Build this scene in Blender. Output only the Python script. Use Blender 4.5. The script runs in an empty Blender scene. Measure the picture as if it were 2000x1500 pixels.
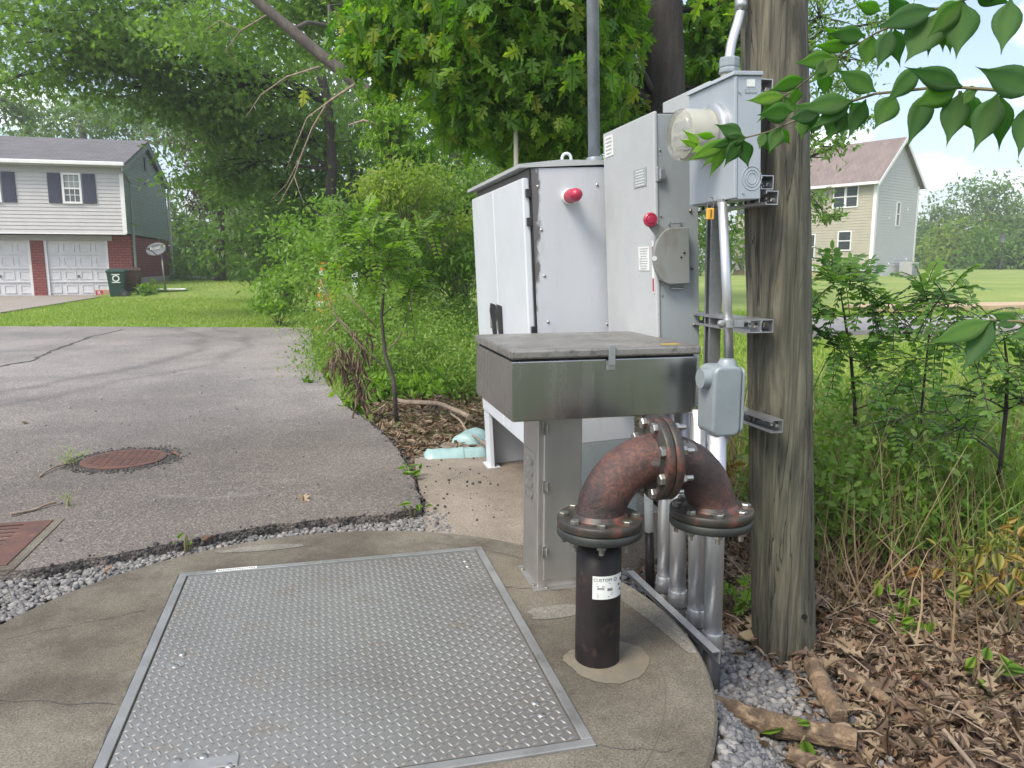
import bpy, math, random
import numpy as np
from mathutils import Vector, Matrix
random.seed(7); rng = np.random.default_rng(11)
C = bpy.context.scene.collection
sc = bpy.context.scene
R = math.radians

# ------------------------------------------------------------------ camera
F = 1500.0; CH = 1.08; PITCH = R(8.8); AL = R(14.0)
cam_d = bpy.data.cameras.new('camera'); cam = bpy.data.objects.new('camera', cam_d); C.objects.link(cam)
cam.location = (0, 0, CH); cam.rotation_euler = (R(90)-PITCH, 0, 0)
cam_d.sensor_width = 36; cam_d.lens = 36*F/2000.0; cam_d.clip_start = 0.05; cam_d.clip_end = 1500
sc.camera = cam

# ------------------------------------------------------------------ world, sun, exposure
SUN_EL = 52; SUN_AZ = 222            # azimuth, clockwise from +Y: the sun stands behind the camera to the left
w = bpy.data.worlds.new('World'); sc.world = w; w.use_nodes = True
nt = w.node_tree; nt.nodes.clear()
def N(nt, t, **k):
    n = nt.nodes.new(t)
    for a, b in k.items():
        if hasattr(n, a): setattr(n, a, b)
        else: n.inputs[a].default_value = b
    return n
def LK(nt, a, b): nt.links.new(a, b)
sky = N(nt, 'ShaderNodeTexSky'); sky.sky_type = 'NISHITA'; sky.sun_disc = False
sky.sun_elevation = R(SUN_EL); sky.sun_rotation = R(SUN_AZ); sky.air_density = 1.0; sky.dust_density = 2.2; sky.ozone_density = 1.2
tc = N(nt, 'ShaderNodeTexCoord')
mp = N(nt, 'ShaderNodeMapping'); mp.inputs['Scale'].default_value = (1.0, 1.0, 2.6); mp.inputs['Location'].default_value = (.37, .9, .15)
nz = N(nt, 'ShaderNodeTexNoise'); nz.inputs['Scale'].default_value = 3.1; nz.inputs['Detail'].default_value = 9; nz.inputs['Roughness'].default_value = .56
cr = N(nt, 'ShaderNodeValToRGB'); cr.color_ramp.elements[0].position = .495; cr.color_ramp.elements[1].position = .62; cr.color_ramp.elements[0].color = (.08,.08,.08,1)
mx = N(nt, 'ShaderNodeMixRGB'); mx.inputs['Color2'].default_value = (9.5, 9.7, 10.2, 1)
bg = N(nt, 'ShaderNodeBackground'); bg.inputs['Strength'].default_value = .125
wo = N(nt, 'ShaderNodeOutputWorld')
LK(nt, tc.outputs['Generated'], mp.inputs['Vector']); LK(nt, mp.outputs[0], nz.inputs['Vector']); LK(nt, nz.outputs['Fac'], cr.inputs[0])
LK(nt, cr.outputs['Color'], mx.inputs['Fac']); LK(nt, sky.outputs[0], mx.inputs['Color1']); LK(nt, mx.outputs[0], bg.inputs['Color']); LK(nt, bg.outputs[0], wo.inputs['Surface'])
sd = bpy.data.lights.new('sun', 'SUN'); sd.energy = 2.3; sd.angle = R(22); sd.color = (1, .92, .79)
so = bpy.data.objects.new('sun', sd); C.objects.link(so)
sdir = Vector((math.sin(R(SUN_AZ))*math.cos(R(SUN_EL)), math.cos(R(SUN_AZ))*math.cos(R(SUN_EL)), math.sin(R(SUN_EL))))
so.rotation_euler = sdir.to_track_quat('Z', 'Y').to_euler(); so.location = sdir*60
sc.view_settings.view_transform = 'Standard'; sc.view_settings.look = 'None'; sc.view_settings.exposure = 0.97; sc.view_settings.gamma = 1
sc.cycles.max_bounces = 7; sc.cycles.transparent_max_bounces = 8; sc.cycles.diffuse_bounces = 4

# ------------------------------------------------------------------ pixel <-> place helpers (photo is 2000 x 1500)
def ray(px, py):
    zc = -(py-750)/F
    return np.array([(px-1000)/F, math.cos(PITCH)+math.sin(PITCH)*zc, -math.sin(PITCH)+math.cos(PITCH)*zc])
def G(px, py, z=0.0):
    r = ray(px, py); return np.array([0, 0, CH])+r*(z-CH)/r[2]
def D(px, py, Y):
    r = ray(px, py); return np.array([0, 0, CH])+r*Y/r[1]
CA, SA = math.cos(AL), math.sin(AL)
def UV(p): return p[0]*CA+p[1]*SA, -p[0]*SA+p[1]*CA
def W(u, v, z=0.0): return np.array([u*CA-v*SA, u*SA+v*CA, z])
def onV(px, py, v):
    r = ray(px, py); t = v/(-r[0]*SA+r[1]*CA); p = r*t; return p[0]*CA+p[1]*SA, p[2]+CH
def onU(px, py, u):
    r = ray(px, py); t = u/(r[0]*CA+r[1]*SA); p = r*t; return -p[0]*SA+p[1]*CA, p[2]+CH
def S(x, a, b):
    t = np.clip((x-a)/(b-a), 0, 1); return t*t*(3-2*t)
def H(X, Y):
    X = np.asarray(X, float); Y = np.asarray(Y, float)
    u = X*CA+Y*SA; v = -X*SA+Y*CA
    z = -.03 - .22*S(u, .85, 1.2)*(1-S(v, 4.5, 9)) - .1*S(u, .85, 1.2)*S(v, 6, 12)*(1-S(X, 30, 60))
    z = z + (.30*S(X, 6, 14)+.32*S(X, 25, 36))*S(Y, 24, 43)
    z = z + .46*S(Y, 26, 29.5)*S(X, -14.9, -13.6)*(1-S(X, -6, 0)*.5)
    bump = .02*np.sin(X*1.7+.6)*np.sin(Y*1.3)+.012*np.sin(X*4.1)*np.cos(Y*3.7)
    return z + bump*S(u, 1.0, 1.6)*(1-S(v, 15, 25))

# ------------------------------------------------------------------ mesh builder
class MB:
    def __init__(s): s.v = []; s.f = []
    def add(s, vs, fs):
        o = len(s.v); s.v += [tuple(map(float, p)) for p in vs]; s.f += [tuple(i+o for i in f) for f in fs]; return s
    def box(s, x0, x1, y0, y1, z0, z1):
        return s.add([(x0,y0,z0),(x1,y0,z0),(x1,y1,z0),(x0,y1,z0),(x0,y0,z1),(x1,y0,z1),(x1,y1,z1),(x0,y1,z1)],
                     [(0,3,2,1),(4,5,6,7),(0,1,5,4),(1,2,6,5),(2,3,7,6),(3,0,4,7)])
    def prism(s, poly, z0, z1):
        n = len(poly)
        return s.add([(x,y,z0) for x,y in poly]+[(x,y,z1) for x,y in poly],
                     [tuple(range(n-1,-1,-1)), tuple(range(n,2*n))]+[(i,(i+1)%n,n+(i+1)%n,n+i) for i in range(n)])
    def ext(s, poly3, d):
        n = len(poly3); d = np.array(d); P = [np.array(p, float) for p in poly3]
        return s.add(P+[p+d for p in P], [tuple(range(n-1,-1,-1)), tuple(range(n,2*n))]+[(i,(i+1)%n,n+(i+1)%n,n+i) for i in range(n)])
    def tube(s, pts, rad, n=10, cap=True, jit=0):
        P = [Vector(tuple(map(float, p))) for p in pts]
        if not hasattr(rad, '__len__'): rad = [rad]*len(P)
        t0 = (P[1]-P[0]).normalized(); a = Vector((0,0,1)) if abs(t0.z) < .9 else Vector((1,0,0))
        nrm = t0.cross(a).normalized(); vs = []
        for i, p in enumerate(P):
            t = (P[min(i+1,len(P)-1)]-P[max(i-1,0)]).normalized()
            nrm = (nrm - t*nrm.dot(t)).normalized(); b = t.cross(nrm)
            for k in range(n):
                an = 2*math.pi*k/n; r = rad[i]*(1+(random.uniform(-jit, jit) if jit else 0))
                vs.append(p+nrm*(math.cos(an)*r)+b*(math.sin(an)*r))
        fs = [(i*n+k, i*n+(k+1)%n, (i+1)*n+(k+1)%n, (i+1)*n+k) for i in range(len(P)-1) for k in range(n)]
        if cap: fs += [tuple(range(n-1,-1,-1)), tuple(range((len(P)-1)*n, len(P)*n))]
        return s.add(vs, fs)
    def cyl(s, p0, p1, r0, r1=None, n=20): return s.tube([p0, p1], [r0, r0 if r1 is None else r1], n)
    def lathe(s, prof, n=24, c=(0,0,0), axis='z'):      # prof: (radius, height)
        vs = []
        for r, h in prof:
            for k in range(n):
                a = 2*math.pi*k/n; x, y = r*math.cos(a), r*math.sin(a)
                p = (x,y,h) if axis == 'z' else ((h,x,y) if axis == 'x' else (x,h,y))
                vs.append((p[0]+c[0], p[1]+c[1], p[2]+c[2]))
        m = len(prof)
        fs = [(i*n+k, i*n+(k+1)%n, (i+1)*n+(k+1)%n, (i+1)*n+k) for i in range(m-1) for k in range(n)]
        fs += [tuple(range(n-1,-1,-1)), tuple(range((m-1)*n, m*n))]
        return s.add(vs, fs)
    def ico(s, c, r, sq=(1,1,1), jit=.0):
        t = (1+5**.5)/2
        V = [(-1,t,0),(1,t,0),(-1,-t,0),(1,-t,0),(0,-1,t),(0,1,t),(0,-1,-t),(0,1,-t),(t,0,-1),(t,0,1),(-t,0,-1),(-t,0,1)]
        Fc = [(0,11,5),(0,5,1),(0,1,7),(0,7,10),(0,10,11),(1,5,9),(5,11,4),(11,10,2),(10,7,6),(7,1,8),(3,9,4),(3,4,2),(3,2,6),(3,6,8),(3,8,9),(4,9,5),(2,4,11),(6,2,10),(8,6,7),(9,8,1)]
        k = r/1.902
        return s.add([(c[0]+x*k*sq[0]*random.uniform(1-jit,1+jit), c[1]+y*k*sq[1]*random.uniform(1-jit,1+jit), c[2]+z*k*sq[2]*random.uniform(1-jit,1+jit)) for x,y,z in V], Fc)
    def build(s, name, mat, parent=None, smooth=False, bevel=0, seg=2, sub=0, auto=None):
        me = bpy.data.meshes.new(name); me.from_pydata(s.v, [], s.f); me.update()
        import bmesh
        b = bmesh.new(); b.from_mesh(me); bmesh.ops.recalc_face_normals(b, faces=b.faces)
        if auto is not None:
            for e in b.edges:
                if len(e.link_faces) == 2 and e.calc_face_angle(0) > R(auto): e.smooth = False
            smooth = True
        b.to_mesh(me); b.free()
        if smooth:
            for p in me.polygons: p.use_smooth = True
        o = bpy.data.objects.new(name, me); C.objects.link(o); me.materials.append(mat)
        if parent: o.parent = parent
        if bevel:
            m = o.modifiers.new('bevel', 'BEVEL'); m.width = bevel; m.segments = seg; m.limit_method = 'ANGLE'; m.angle_limit = R(40); m.harden_normals = False
        if sub:
            m = o.modifiers.new('sub', 'SUBSURF'); m.levels = m.render_levels = sub
        return o

def tag(o, label=None, cat=None, group=None, kind=None):
    if label: o['label'] = label
    if cat: o['category'] = cat
    if group: o['group'] = group
    if kind: o['kind'] = kind
    return o
def thing(name, label, cat, loc=(0,0,0), rz=0, group=None, lean=0, leanx=0):
    o = bpy.data.objects.new(name, None); C.objects.link(o); o.empty_display_size = .1
    o.location = tuple(map(float, loc)); o.rotation_euler = (leanx, lean, rz)
    return tag(o, label, cat, group)

# ------------------------------------------------------------------ materials
def newmat(name):
    m = bpy.data.materials.new(name); m.use_nodes = True; return m, m.node_tree, m.node_tree.nodes['Principled BSDF']
def ramp(nt, src, stops, interp='LINEAR'):
    r = N(nt, 'ShaderNodeValToRGB'); e = r.color_ramp.elements; r.color_ramp.interpolation = interp
    while len(e) < len(stops): e.new(.5)
    for i, (p, c) in enumerate(stops): e[i].position = p; e[i].color = (c[0], c[1], c[2], 1) if hasattr(c, '__len__') else (c, c, c, 1)
    LK(nt, src, r.inputs[0]); return r
def noise(nt, scale, detail=5, rough=.6, stretch=(1,1,1), coord='Object', dist=0, loc=(0,0,0)):
    t = N(nt, 'ShaderNodeTexCoord'); mpn = N(nt, 'ShaderNodeMapping'); mpn.inputs['Scale'].default_value = stretch; mpn.inputs['Location'].default_value = loc
    n = N(nt, 'ShaderNodeTexNoise'); n.inputs['Scale'].default_value = scale; n.inputs['Detail'].default_value = detail; n.inputs['Roughness'].default_value = rough; n.inputs['Distortion'].default_value = dist
    LK(nt, t.outputs[coord], mpn.inputs[0]); LK(nt, mpn.outputs[0], n.inputs['Vector']); return n
def voro(nt, scale, stretch=(1,1,1), feature='F1', coord='Object'):
    t = N(nt, 'ShaderNodeTexCoord'); mpn = N(nt, 'ShaderNodeMapping'); mpn.inputs['Scale'].default_value = stretch
    n = N(nt, 'ShaderNodeTexVoronoi'); n.feature = feature; n.inputs['Scale'].default_value = scale
    LK(nt, t.outputs[coord], mpn.inputs[0]); LK(nt, mpn.outputs[0], n.inputs['Vector']); return n
def mix(nt, a, b, fac, mode='MIX'):
    m = N(nt, 'ShaderNodeMixRGB'); m.blend_type = mode
    for i, x in ((1, a), (2, b), (0, fac)):
        if hasattr(x, 'is_linked'): LK(nt, x, m.inputs[i])
        elif i == 0: m.inputs[0].default_value = x
        else: m.inputs[i].default_value = (x[0], x[1], x[2], 1)
    return m.outputs[0]
def bump(nt, b, src, strength, dist=.01):
    bn = N(nt, 'ShaderNodeBump'); bn.inputs['Strength'].default_value = strength; bn.inputs['Distance'].default_value = dist
    LK(nt, src, bn.inputs['Height']); LK(nt, bn.outputs[0], b.inputs['Normal'])
def M(name, c1, c2=None, scale=6, rough=.6, metal=0, bstr=0, bscale=60, stretch=(1,1,1), lo=.35, hi=.65, c3=None, s3=40, f3=(.55,.75), bdist=.004, dist=0, rvar=0, spec=.5):
    m, nt, b = newmat(name); b.inputs['Roughness'].default_value = rough; b.inputs['Metallic'].default_value = metal; b.inputs['Specular IOR Level'].default_value = spec
    if c2 is None: c2 = tuple(x*.85 for x in c1)
    n = noise(nt, scale, 6, .62, stretch, dist=dist); r = ramp(nt, n.outputs['Fac'], [(lo, c1), (hi, c2)]); col = r.outputs[0]
    if c3 is not None:
        n3 = noise(nt, s3, 5, .65, stretch, loc=(3,1,2)); r3 = ramp(nt, n3.outputs['Fac'], [(f3[0], 0), (f3[1], 1)]); col = mix(nt, col, c3, r3.outputs[0])
    LK(nt, col, b.inputs['Base Color'])
    if rvar:
        rr = ramp(nt, n.outputs['Fac'], [(.3, rough-rvar), (.7, rough+rvar)]); LK(nt, rr.outputs[0], b.inputs['Roughness'])
    if bstr:
        nb = noise(nt, bscale, 5, .65, stretch); bump(nt, b, nb.outputs['Fac'], bstr, bdist)
    return m
def leafmat(name, cols, trans=.35, rough=.45, tcol=None):
    m, nt, b = newmat(name); at = N(nt, 'ShaderNodeAttribute'); at.attribute_name = 'tint'
    k = len(cols); r = ramp(nt, at.outputs['Fac'], [(i/(k-1) if k > 1 else 0, c) for i, c in enumerate(cols)])
    LK(nt, r.outputs[0], b.inputs['Base Color']); b.inputs['Roughness'].default_value = rough; b.inputs['Specular IOR Level'].default_value = .35
    tr = N(nt, 'ShaderNodeBsdfTranslucent'); g = mix(nt, r.outputs[0], tcol or (1.5, 1.7, .6), 1.0, 'MULTIPLY'); LK(nt, g, tr.inputs['Color'])
    ms = N(nt, 'ShaderNodeMixShader'); ms.inputs[0].default_value = trans
    LK(nt, b.outputs[0], ms.inputs[1]); LK(nt, tr.outputs[0], ms.inputs[2]); LK(nt, ms.outputs[0], nt.nodes['Material Output'].inputs['Surface'])
    return m

m_galv = M('galvanised steel', (.50,.51,.52), (.38,.39,.41), 30, .38, .85, .1, 90, rvar=.08)
m_alu = M('aluminium conduit', (.60,.61,.63), (.46,.47,.49), 8, .44, .85, .08, 120, stretch=(1,1,.15), rvar=.06)
m_mastgrey = M('grey weathered pipe', (.27,.30,.335), (.20,.225,.25), 12, .5, .3, .1, 80, c3=(.33,.34,.35), s3=30, f3=(.62,.75))
m_stain = None
def stainless(name, c=(.30,.295,.285), r=.3, k_=.06):
    m, nt, b = newmat(name); b.inputs['Metallic'].default_value = 1.0
    n = noise(nt, 14, 6, .6, (1,1,.06)); n2 = noise(nt, 3.0, 4, .6)
    cc = ramp(nt, n.outputs['Fac'], [(.3, tuple(x*.93 for x in c)), (.7, tuple(x*1.06 for x in c))])
    c2 = mix(nt, cc.outputs[0], tuple(x*.65 for x in c), ramp(nt, n2.outputs['Fac'], [(.5, 0), (.8, .6)]).outputs[0])
    LK(nt, c2, b.inputs['Base Color'])
    LK(nt, ramp(nt, n.outputs['Fac'], [(.3, r-.02), (.7, r+.04)]).outputs[0], b.inputs['Roughness'])
    nb = noise(nt, 220, 3, .5, (1,1,.03)); bump(nt, b, nb.outputs['Fac'], .06, .001); return m
m_ss = stainless('brushed stainless', (.42,.41,.39), .25); m_ssdark = stainless('stainless pedestal', (.52,.505,.485), .48)
m_sstop = M('stainless lid with dirt', (.34,.32,.30), (.25,.24,.225), 7, .45, .7, .15, 90, stretch=(.7,1,1), c3=(.07,.065,.055), s3=45, f3=(.5,.75), rvar=.1)
m_white = M('white enamel', (.60,.64,.69), (.55,.585,.63), 3, .32, 0, .02, 40)
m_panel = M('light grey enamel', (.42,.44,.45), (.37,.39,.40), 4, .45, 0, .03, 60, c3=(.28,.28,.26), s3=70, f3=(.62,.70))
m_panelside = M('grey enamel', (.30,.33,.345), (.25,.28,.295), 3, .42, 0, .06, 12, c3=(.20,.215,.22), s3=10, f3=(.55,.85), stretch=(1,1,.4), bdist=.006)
m_meter = M('meter box grey', (.36,.40,.44), (.31,.35,.39), 3, .4, .1, .03, 70)
m_lb = M('conduit body paint', (.25,.29,.31), (.205,.24,.26), 6, .42, .1, .12, 90)
m_plate = M('dull grey plate', (.27,.28,.27), (.22,.23,.22), 5, .5, .2, .05, 60, c3=(.16,.13,.10), s3=14, f3=(.5,.8), stretch=(1,1,.4))
m_black = M('black rubber', (.015,.015,.017), (.03,.03,.032), 8, .5)
m_dark = M('dark void', (.01,.01,.011))
m_label = M('white sticker', (.72,.74,.72), (.6,.62,.6), 10, .45)
m_ink = M('ink', (.03,.03,.035)); m_inkgrey = M('grey ink', (.28,.29,.30))
m_red = M('red plastic', (.40,.025,.065), (.32,.018,.05), 6, .35)
m_yellow = M('yellow seal', (.75,.40,.04), (.62,.33,.04), 8, .45)
m_gold = M('tan label', (.45,.33,.05), (.3,.22,.04), 8, .5)
m_black_pipe = M('black painted iron', (.012,.011,.012), (.022,.018,.017), 9, .42, 0, .35, 45, c3=(.06,.040,.032), s3=26, f3=(.58,.78), bdist=.003, rvar=.12, spec=.22)
def primer(name, t0, t1, seed, k_=(.46,.60)):
    m, nt, b = newmat(name)
    n = noise(nt, 7, 10, .82, loc=(seed,2,1)); n2 = noise(nt, 120, 7, .8, loc=(1,seed,1))
    f = ramp(nt, n.outputs['Fac'], [(t0, 0), (t1, 1)])
    c = mix(nt, (.150,.060,.043), (.020,.013,.012), f.outputs[0])
    c = mix(nt, c, (.035,.025,.025), ramp(nt, n2.outputs['Fac'], [(k_[0], 0), (k_[1], .9)]).outputs[0])
    n3 = noise(nt, 14, 4, .5, loc=(4,seed,6)); c = mix(nt, c, (.11,.115,.12), ramp(nt, n3.outputs['Fac'], [(.66, 0), (.69, .8)]).outputs[0])
    LK(nt, c, b.inputs['Base Color']); b.inputs['Roughness'].default_value = .56
    bump(nt, b, noise(nt, 48, 8, .75).outputs['Fac'], .9, .005); return m
m_primer1 = primer('flaking red primer', .42, .58, 3, (.44,.58)); m_primer2 = primer('dark flaking primer', .36, .56, 9, (.40,.58))
m_flange = M('dark flange', (.022,.019,.017), (.040,.038,.028), 14, .45, 0, .45, 50, c3=(.15,.048,.035), s3=16, f3=(.54,.68), bdist=.003)
m_flange2 = M('green grey flange', (.018,.022,.021), (.034,.038,.033), 12, .55, 0, .3, 50, bdist=.003)
m_bolt = M('zinc bolt', (.48,.48,.46), (.30,.29,.27), 40, .32, .9); m_boltdull = M('dull bolt', (.24,.24,.21), (.14,.14,.12), 40, .45, .7)
def concrete(name, a, b_, st, f=(.42,.66), speck=.55):
    m, nt, b = newmat(name); b.inputs['Roughness'].default_value = .85
    n = noise(nt, 1.7, 8, .65); c = mix(nt, a, b_, ramp(nt, n.outputs['Fac'], [(.35,0),(.65,1)]).outputs[0])
    n2 = noise(nt, 2.6, 9, .7, loc=(5,3,1)); c = mix(nt, c, st, ramp(nt, n2.outputs['Fac'], [(f[0],0),(f[1],.85)]).outputs[0])
    v = voro(nt, 210); sp = ramp(nt, v.outputs['Color'], [(.0, .55), (.5, 1), (1, 1.5)]); c = mix(nt, c, sp.outputs[0], speck, 'MULTIPLY')
    nn = noise(nt, 210, 4, .7); c = mix(nt, c, ramp(nt, nn.outputs['Fac'], [(.35,.45),(.65,1.5)]).outputs[0], .75, 'MULTIPLY')
    LK(nt, c, b.inputs['Base Color']); bump(nt, b, nn.outputs['Fac'], .45, .003); return m
m_conc = concrete('stained concrete', (.168,.154,.124), (.122,.106,.078), (.060,.050,.037), (.40,.62))
m_pad = concrete('tan concrete pad', (.25,.215,.175), (.20,.17,.14), (.12,.10,.08), (.45,.75), .5)
m_drive = concrete('driveway concrete', (.28,.25,.215), (.23,.205,.18), (.16,.14,.125), (.5,.8), .3)
m_found = M('foundation block', (.36,.36,.34), (.27,.28,.26), 3, .9, 0, .2, 20)
def asphalt():
    m, nt, b = newmat('worn asphalt'); b.inputs['Roughness'].default_value = .83
    n = noise(nt, .55, 8, .62); c = mix(nt, (.255,.232,.225), (.165,.155,.152), ramp(nt, n.outputs['Fac'], [(.40,0),(.60,1)]).outputs[0])
    n2 = noise(nt, 1.1, 6, .6, (1,.35,1), loc=(2,7,0)); c = mix(nt, c, (.26,.24,.225), ramp(nt, n2.outputs['Fac'], [(.52,0),(.75,.6)]).outputs[0])
    v = voro(nt, 120); c = mix(nt, c, ramp(nt, v.outputs['Color'], [(0,.25),(.4,.75),(.75,1.25),(1,2.6)]).outputs[0], .62, 'MULTIPLY')
    nn = noise(nt, 170, 4, .7); c = mix(nt, c, ramp(nt, nn.outputs['Fac'], [(.33,.45),(.66,1.5)]).outputs[0], .55, 'MULTIPLY')
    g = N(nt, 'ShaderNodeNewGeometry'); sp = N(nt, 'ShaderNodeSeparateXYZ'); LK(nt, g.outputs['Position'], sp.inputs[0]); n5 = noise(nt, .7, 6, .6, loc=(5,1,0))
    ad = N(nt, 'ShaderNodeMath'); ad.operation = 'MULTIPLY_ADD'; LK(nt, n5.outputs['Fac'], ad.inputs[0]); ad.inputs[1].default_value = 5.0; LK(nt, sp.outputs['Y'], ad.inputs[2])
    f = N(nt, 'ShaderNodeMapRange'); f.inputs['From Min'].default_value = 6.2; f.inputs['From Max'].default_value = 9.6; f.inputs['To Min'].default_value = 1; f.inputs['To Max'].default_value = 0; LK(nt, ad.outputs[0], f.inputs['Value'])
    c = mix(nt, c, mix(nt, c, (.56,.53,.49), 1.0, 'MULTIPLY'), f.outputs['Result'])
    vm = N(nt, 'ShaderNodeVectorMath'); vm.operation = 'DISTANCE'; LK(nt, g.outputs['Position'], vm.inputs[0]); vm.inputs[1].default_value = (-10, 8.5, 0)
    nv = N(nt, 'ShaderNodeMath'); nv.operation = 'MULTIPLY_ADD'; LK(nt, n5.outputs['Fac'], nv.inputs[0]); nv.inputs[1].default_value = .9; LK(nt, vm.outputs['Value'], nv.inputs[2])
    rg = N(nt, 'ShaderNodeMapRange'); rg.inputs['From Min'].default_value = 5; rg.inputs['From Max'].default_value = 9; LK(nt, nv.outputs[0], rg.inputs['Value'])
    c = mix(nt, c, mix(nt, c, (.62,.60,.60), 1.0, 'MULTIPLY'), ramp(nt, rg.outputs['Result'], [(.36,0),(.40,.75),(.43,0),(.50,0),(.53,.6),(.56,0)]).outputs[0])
    n6 = noise(nt, 1.6, 8, .75, (.5,1.4,1), loc=(2.2,4.1,0)); c = mix(nt, c, (.30,.29,.275), ramp(nt, n6.outputs['Fac'], [(.60,0),(.74,.6)]).outputs[0])
    LK(nt, c, b.inputs['Base Color'])
    v2 = voro(nt, 95); bump(nt, b, v2.outputs['Distance'], .7, .006); return m
m_asph = asphalt()
m_asphdark = M('black asphalt crumbs', (.035,.034,.034), (.07,.067,.065), 50, .9, 0, .5, 80)
m_crack = M('crack', (.05,.047,.045), (.07,.065,.06), 20, .95)
m_stone = leafmat('grey limestone', [(.095,.097,.105),(.17,.17,.175),(.26,.25,.24)], 0, .85)
m_rust = M('rusty iron', (.13,.062,.048), (.085,.048,.042), 7, .75, .2, .4, 70, c3=(.17,.085,.05), s3=30, f3=(.55,.7))
m_hatch = M('tread plate aluminium', (.36,.35,.33), (.255,.245,.23), 1.8, .42, .75, .08, 90, c3=(.30,.26,.21), s3=7, f3=(.56,.75), rvar=.08)
m_hframe = M('hatch frame aluminium', (.40,.40,.395), (.28,.28,.27), 6, .45, .7, .1, 70, c3=(.2,.19,.17), s3=9, f3=(.55,.75))
m_mortar = M('tan mortar', (.165,.138,.10), (.135,.117,.088), 16, .9, 0, .5, 60, c3=(.125,.115,.09), s3=11, f3=(.45,.62))
def wood(name, a, b_, c3, sz=.09):
    m, nt, b = newmat(name); b.inputs['Roughness'].default_value = .82
    n = noise(nt, 16, 6, .6, (1,1,sz), dist=2.0); n2 = noise(nt, 3, 4, .5, (1,1,.35), loc=(1,5,2))
    wv = noise(nt, 55, 4, .6, (1,1,sz*.45), dist=.6)
    c = mix(nt, a, b_, ramp(nt, n.outputs['Fac'], [(.36,0),(.62,1)]).outputs[0])
    c = mix(nt, c, c3, ramp(nt, n2.outputs['Fac'], [(.45,0),(.7,.75)]).outputs[0])
    c = mix(nt, c, ramp(nt, wv.outputs['Fac'], [(.35,.55),(.6,1.25)]).outputs[0], .8, 'MULTIPLY')
    ck = noise(nt, 30, 3, .5, (1,1,.035), dist=.5, loc=(7,1,3)); ckr = ramp(nt, ck.outputs['Fac'], [(.485,1),(.498,.12),(.511,1)]); ck2 = noise(nt, 4, 2, .5, (1,1,.5), loc=(3,8,2))
    c = mix(nt, c, mix(nt, c, ckr.outputs[0], 1.0, 'MULTIPLY'), ramp(nt, ck2.outputs['Fac'], [(.42,0),(.5,1)]).outputs[0])
    kn = voro(nt, 3.1, (1,1,.55)); c = mix(nt, c, (.028,.022,.018), ramp(nt, kn.outputs['Distance'], [(.05,.9),(.10,.35),(.13,0)]).outputs[0])
    hm_ = N(nt, 'ShaderNodeMath'); hm_.operation = 'MULTIPLY'; LK(nt, wv.outputs['Fac'], hm_.inputs[0]); LK(nt, ckr.outputs[0], hm_.inputs[1])
    LK(nt, c, b.inputs['Base Color']); bump(nt, b, hm_.outputs[0], .9, .008); return m
m_pole = wood('weathered pole wood', (.150,.138,.098), (.048,.044,.032), (.082,.086,.058), .12)
m_log = M('rotting log', (.19,.13,.08), (.065,.045,.032), 12, .9, 0, .9, 40, c3=(.30,.22,.14), s3=30, f3=(.5,.72), bdist=.012)
m_bark = M('dark bark', (.060,.050,.045), (.028,.024,.023), 14, .9, 0, .9, 34, stretch=(1,1,.25), bdist=.02)
m_barkgrey = M('grey bark', (.105,.09,.075), (.05,.043,.037), 9, .9, 0, .7, 26, stretch=(1,1,.3), bdist=.02)
m_twig = M('dry twig', (.30,.235,.18), (.16,.12,.09), 20, .85, 0, .3, 50)
m_stem = M('green brown stem', (.16,.14,.07), (.10,.09,.05), 20, .7)
# ground with leaf litter near, grass further off (patches follow the place)
def ground_mat():
    m, nt, b = newmat('earth and turf'); b.inputs['Roughness'].default_value = .95
    n = noise(nt, 9, 8, .7); lit = mix(nt, (.17,.115,.085), (.075,.050,.038), ramp(nt, n.outputs['Fac'], [(.35,0),(.62,1)]).outputs[0])
    n2 = noise(nt, .35, 6, .6); n4 = noise(nt, 14, 6, .75, loc=(3,3,0))
    gr = mix(nt, (.15,.225,.035), (.235,.28,.065), ramp(nt, n2.outputs['Fac'], [(.4,0),(.65,1)]).outputs[0])
    gr = mix(nt, gr, ramp(nt, n4.outputs['Fac'], [(.3,.55),(.7,1.3)]).outputs[0], .6, 'MULTIPLY')
    g = N(nt, 'ShaderNodeNewGeometry'); sep = N(nt, 'ShaderNodeSeparateXYZ'); LK(nt, g.outputs['Position'], sep.inputs[0])
    n3 = noise(nt, .8, 5, .6, loc=(2,2,2))
    ad = N(nt, 'ShaderNodeMath'); ad.operation = 'MULTIPLY_ADD'; LK(nt, n3.outputs['Fac'], ad.inputs[0]); ad.inputs[1].default_value = 3.0; LK(nt, sep.outputs['Y'], ad.inputs[2])
    f = N(nt, 'ShaderNodeMapRange'); f.inputs['From Min'].default_value = 5.2; f.inputs['From Max'].default_value = 8.0; LK(nt, ad.outputs[0], f.inputs['Value'])
    f2 = N(nt, 'ShaderNodeMapRange'); f2.inputs['From Min'].default_value = .9; f2.inputs['From Max'].default_value = .2; LK(nt, sep.outputs['Y'], f2.inputs['Value'])
    c = mix(nt, lit, gr, f.outputs['Result']); c = mix(nt, c, (.045,.075,.02), f2.outputs['Result']); LK(nt, c, b.inputs['Base Color'])
    bump(nt, b, noise(nt, 26, 6, .7).outputs['Fac'], .6, .03); return m
m_ground = ground_mat()
m_sand = M('tan soil verge', (.46,.34,.22), (.36,.27,.18), 2, .9, 0, .2, 20)
m_road = M('pale road', (.30,.28,.28), (.25,.235,.235), .8, .9, 0, .1, 30)
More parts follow.
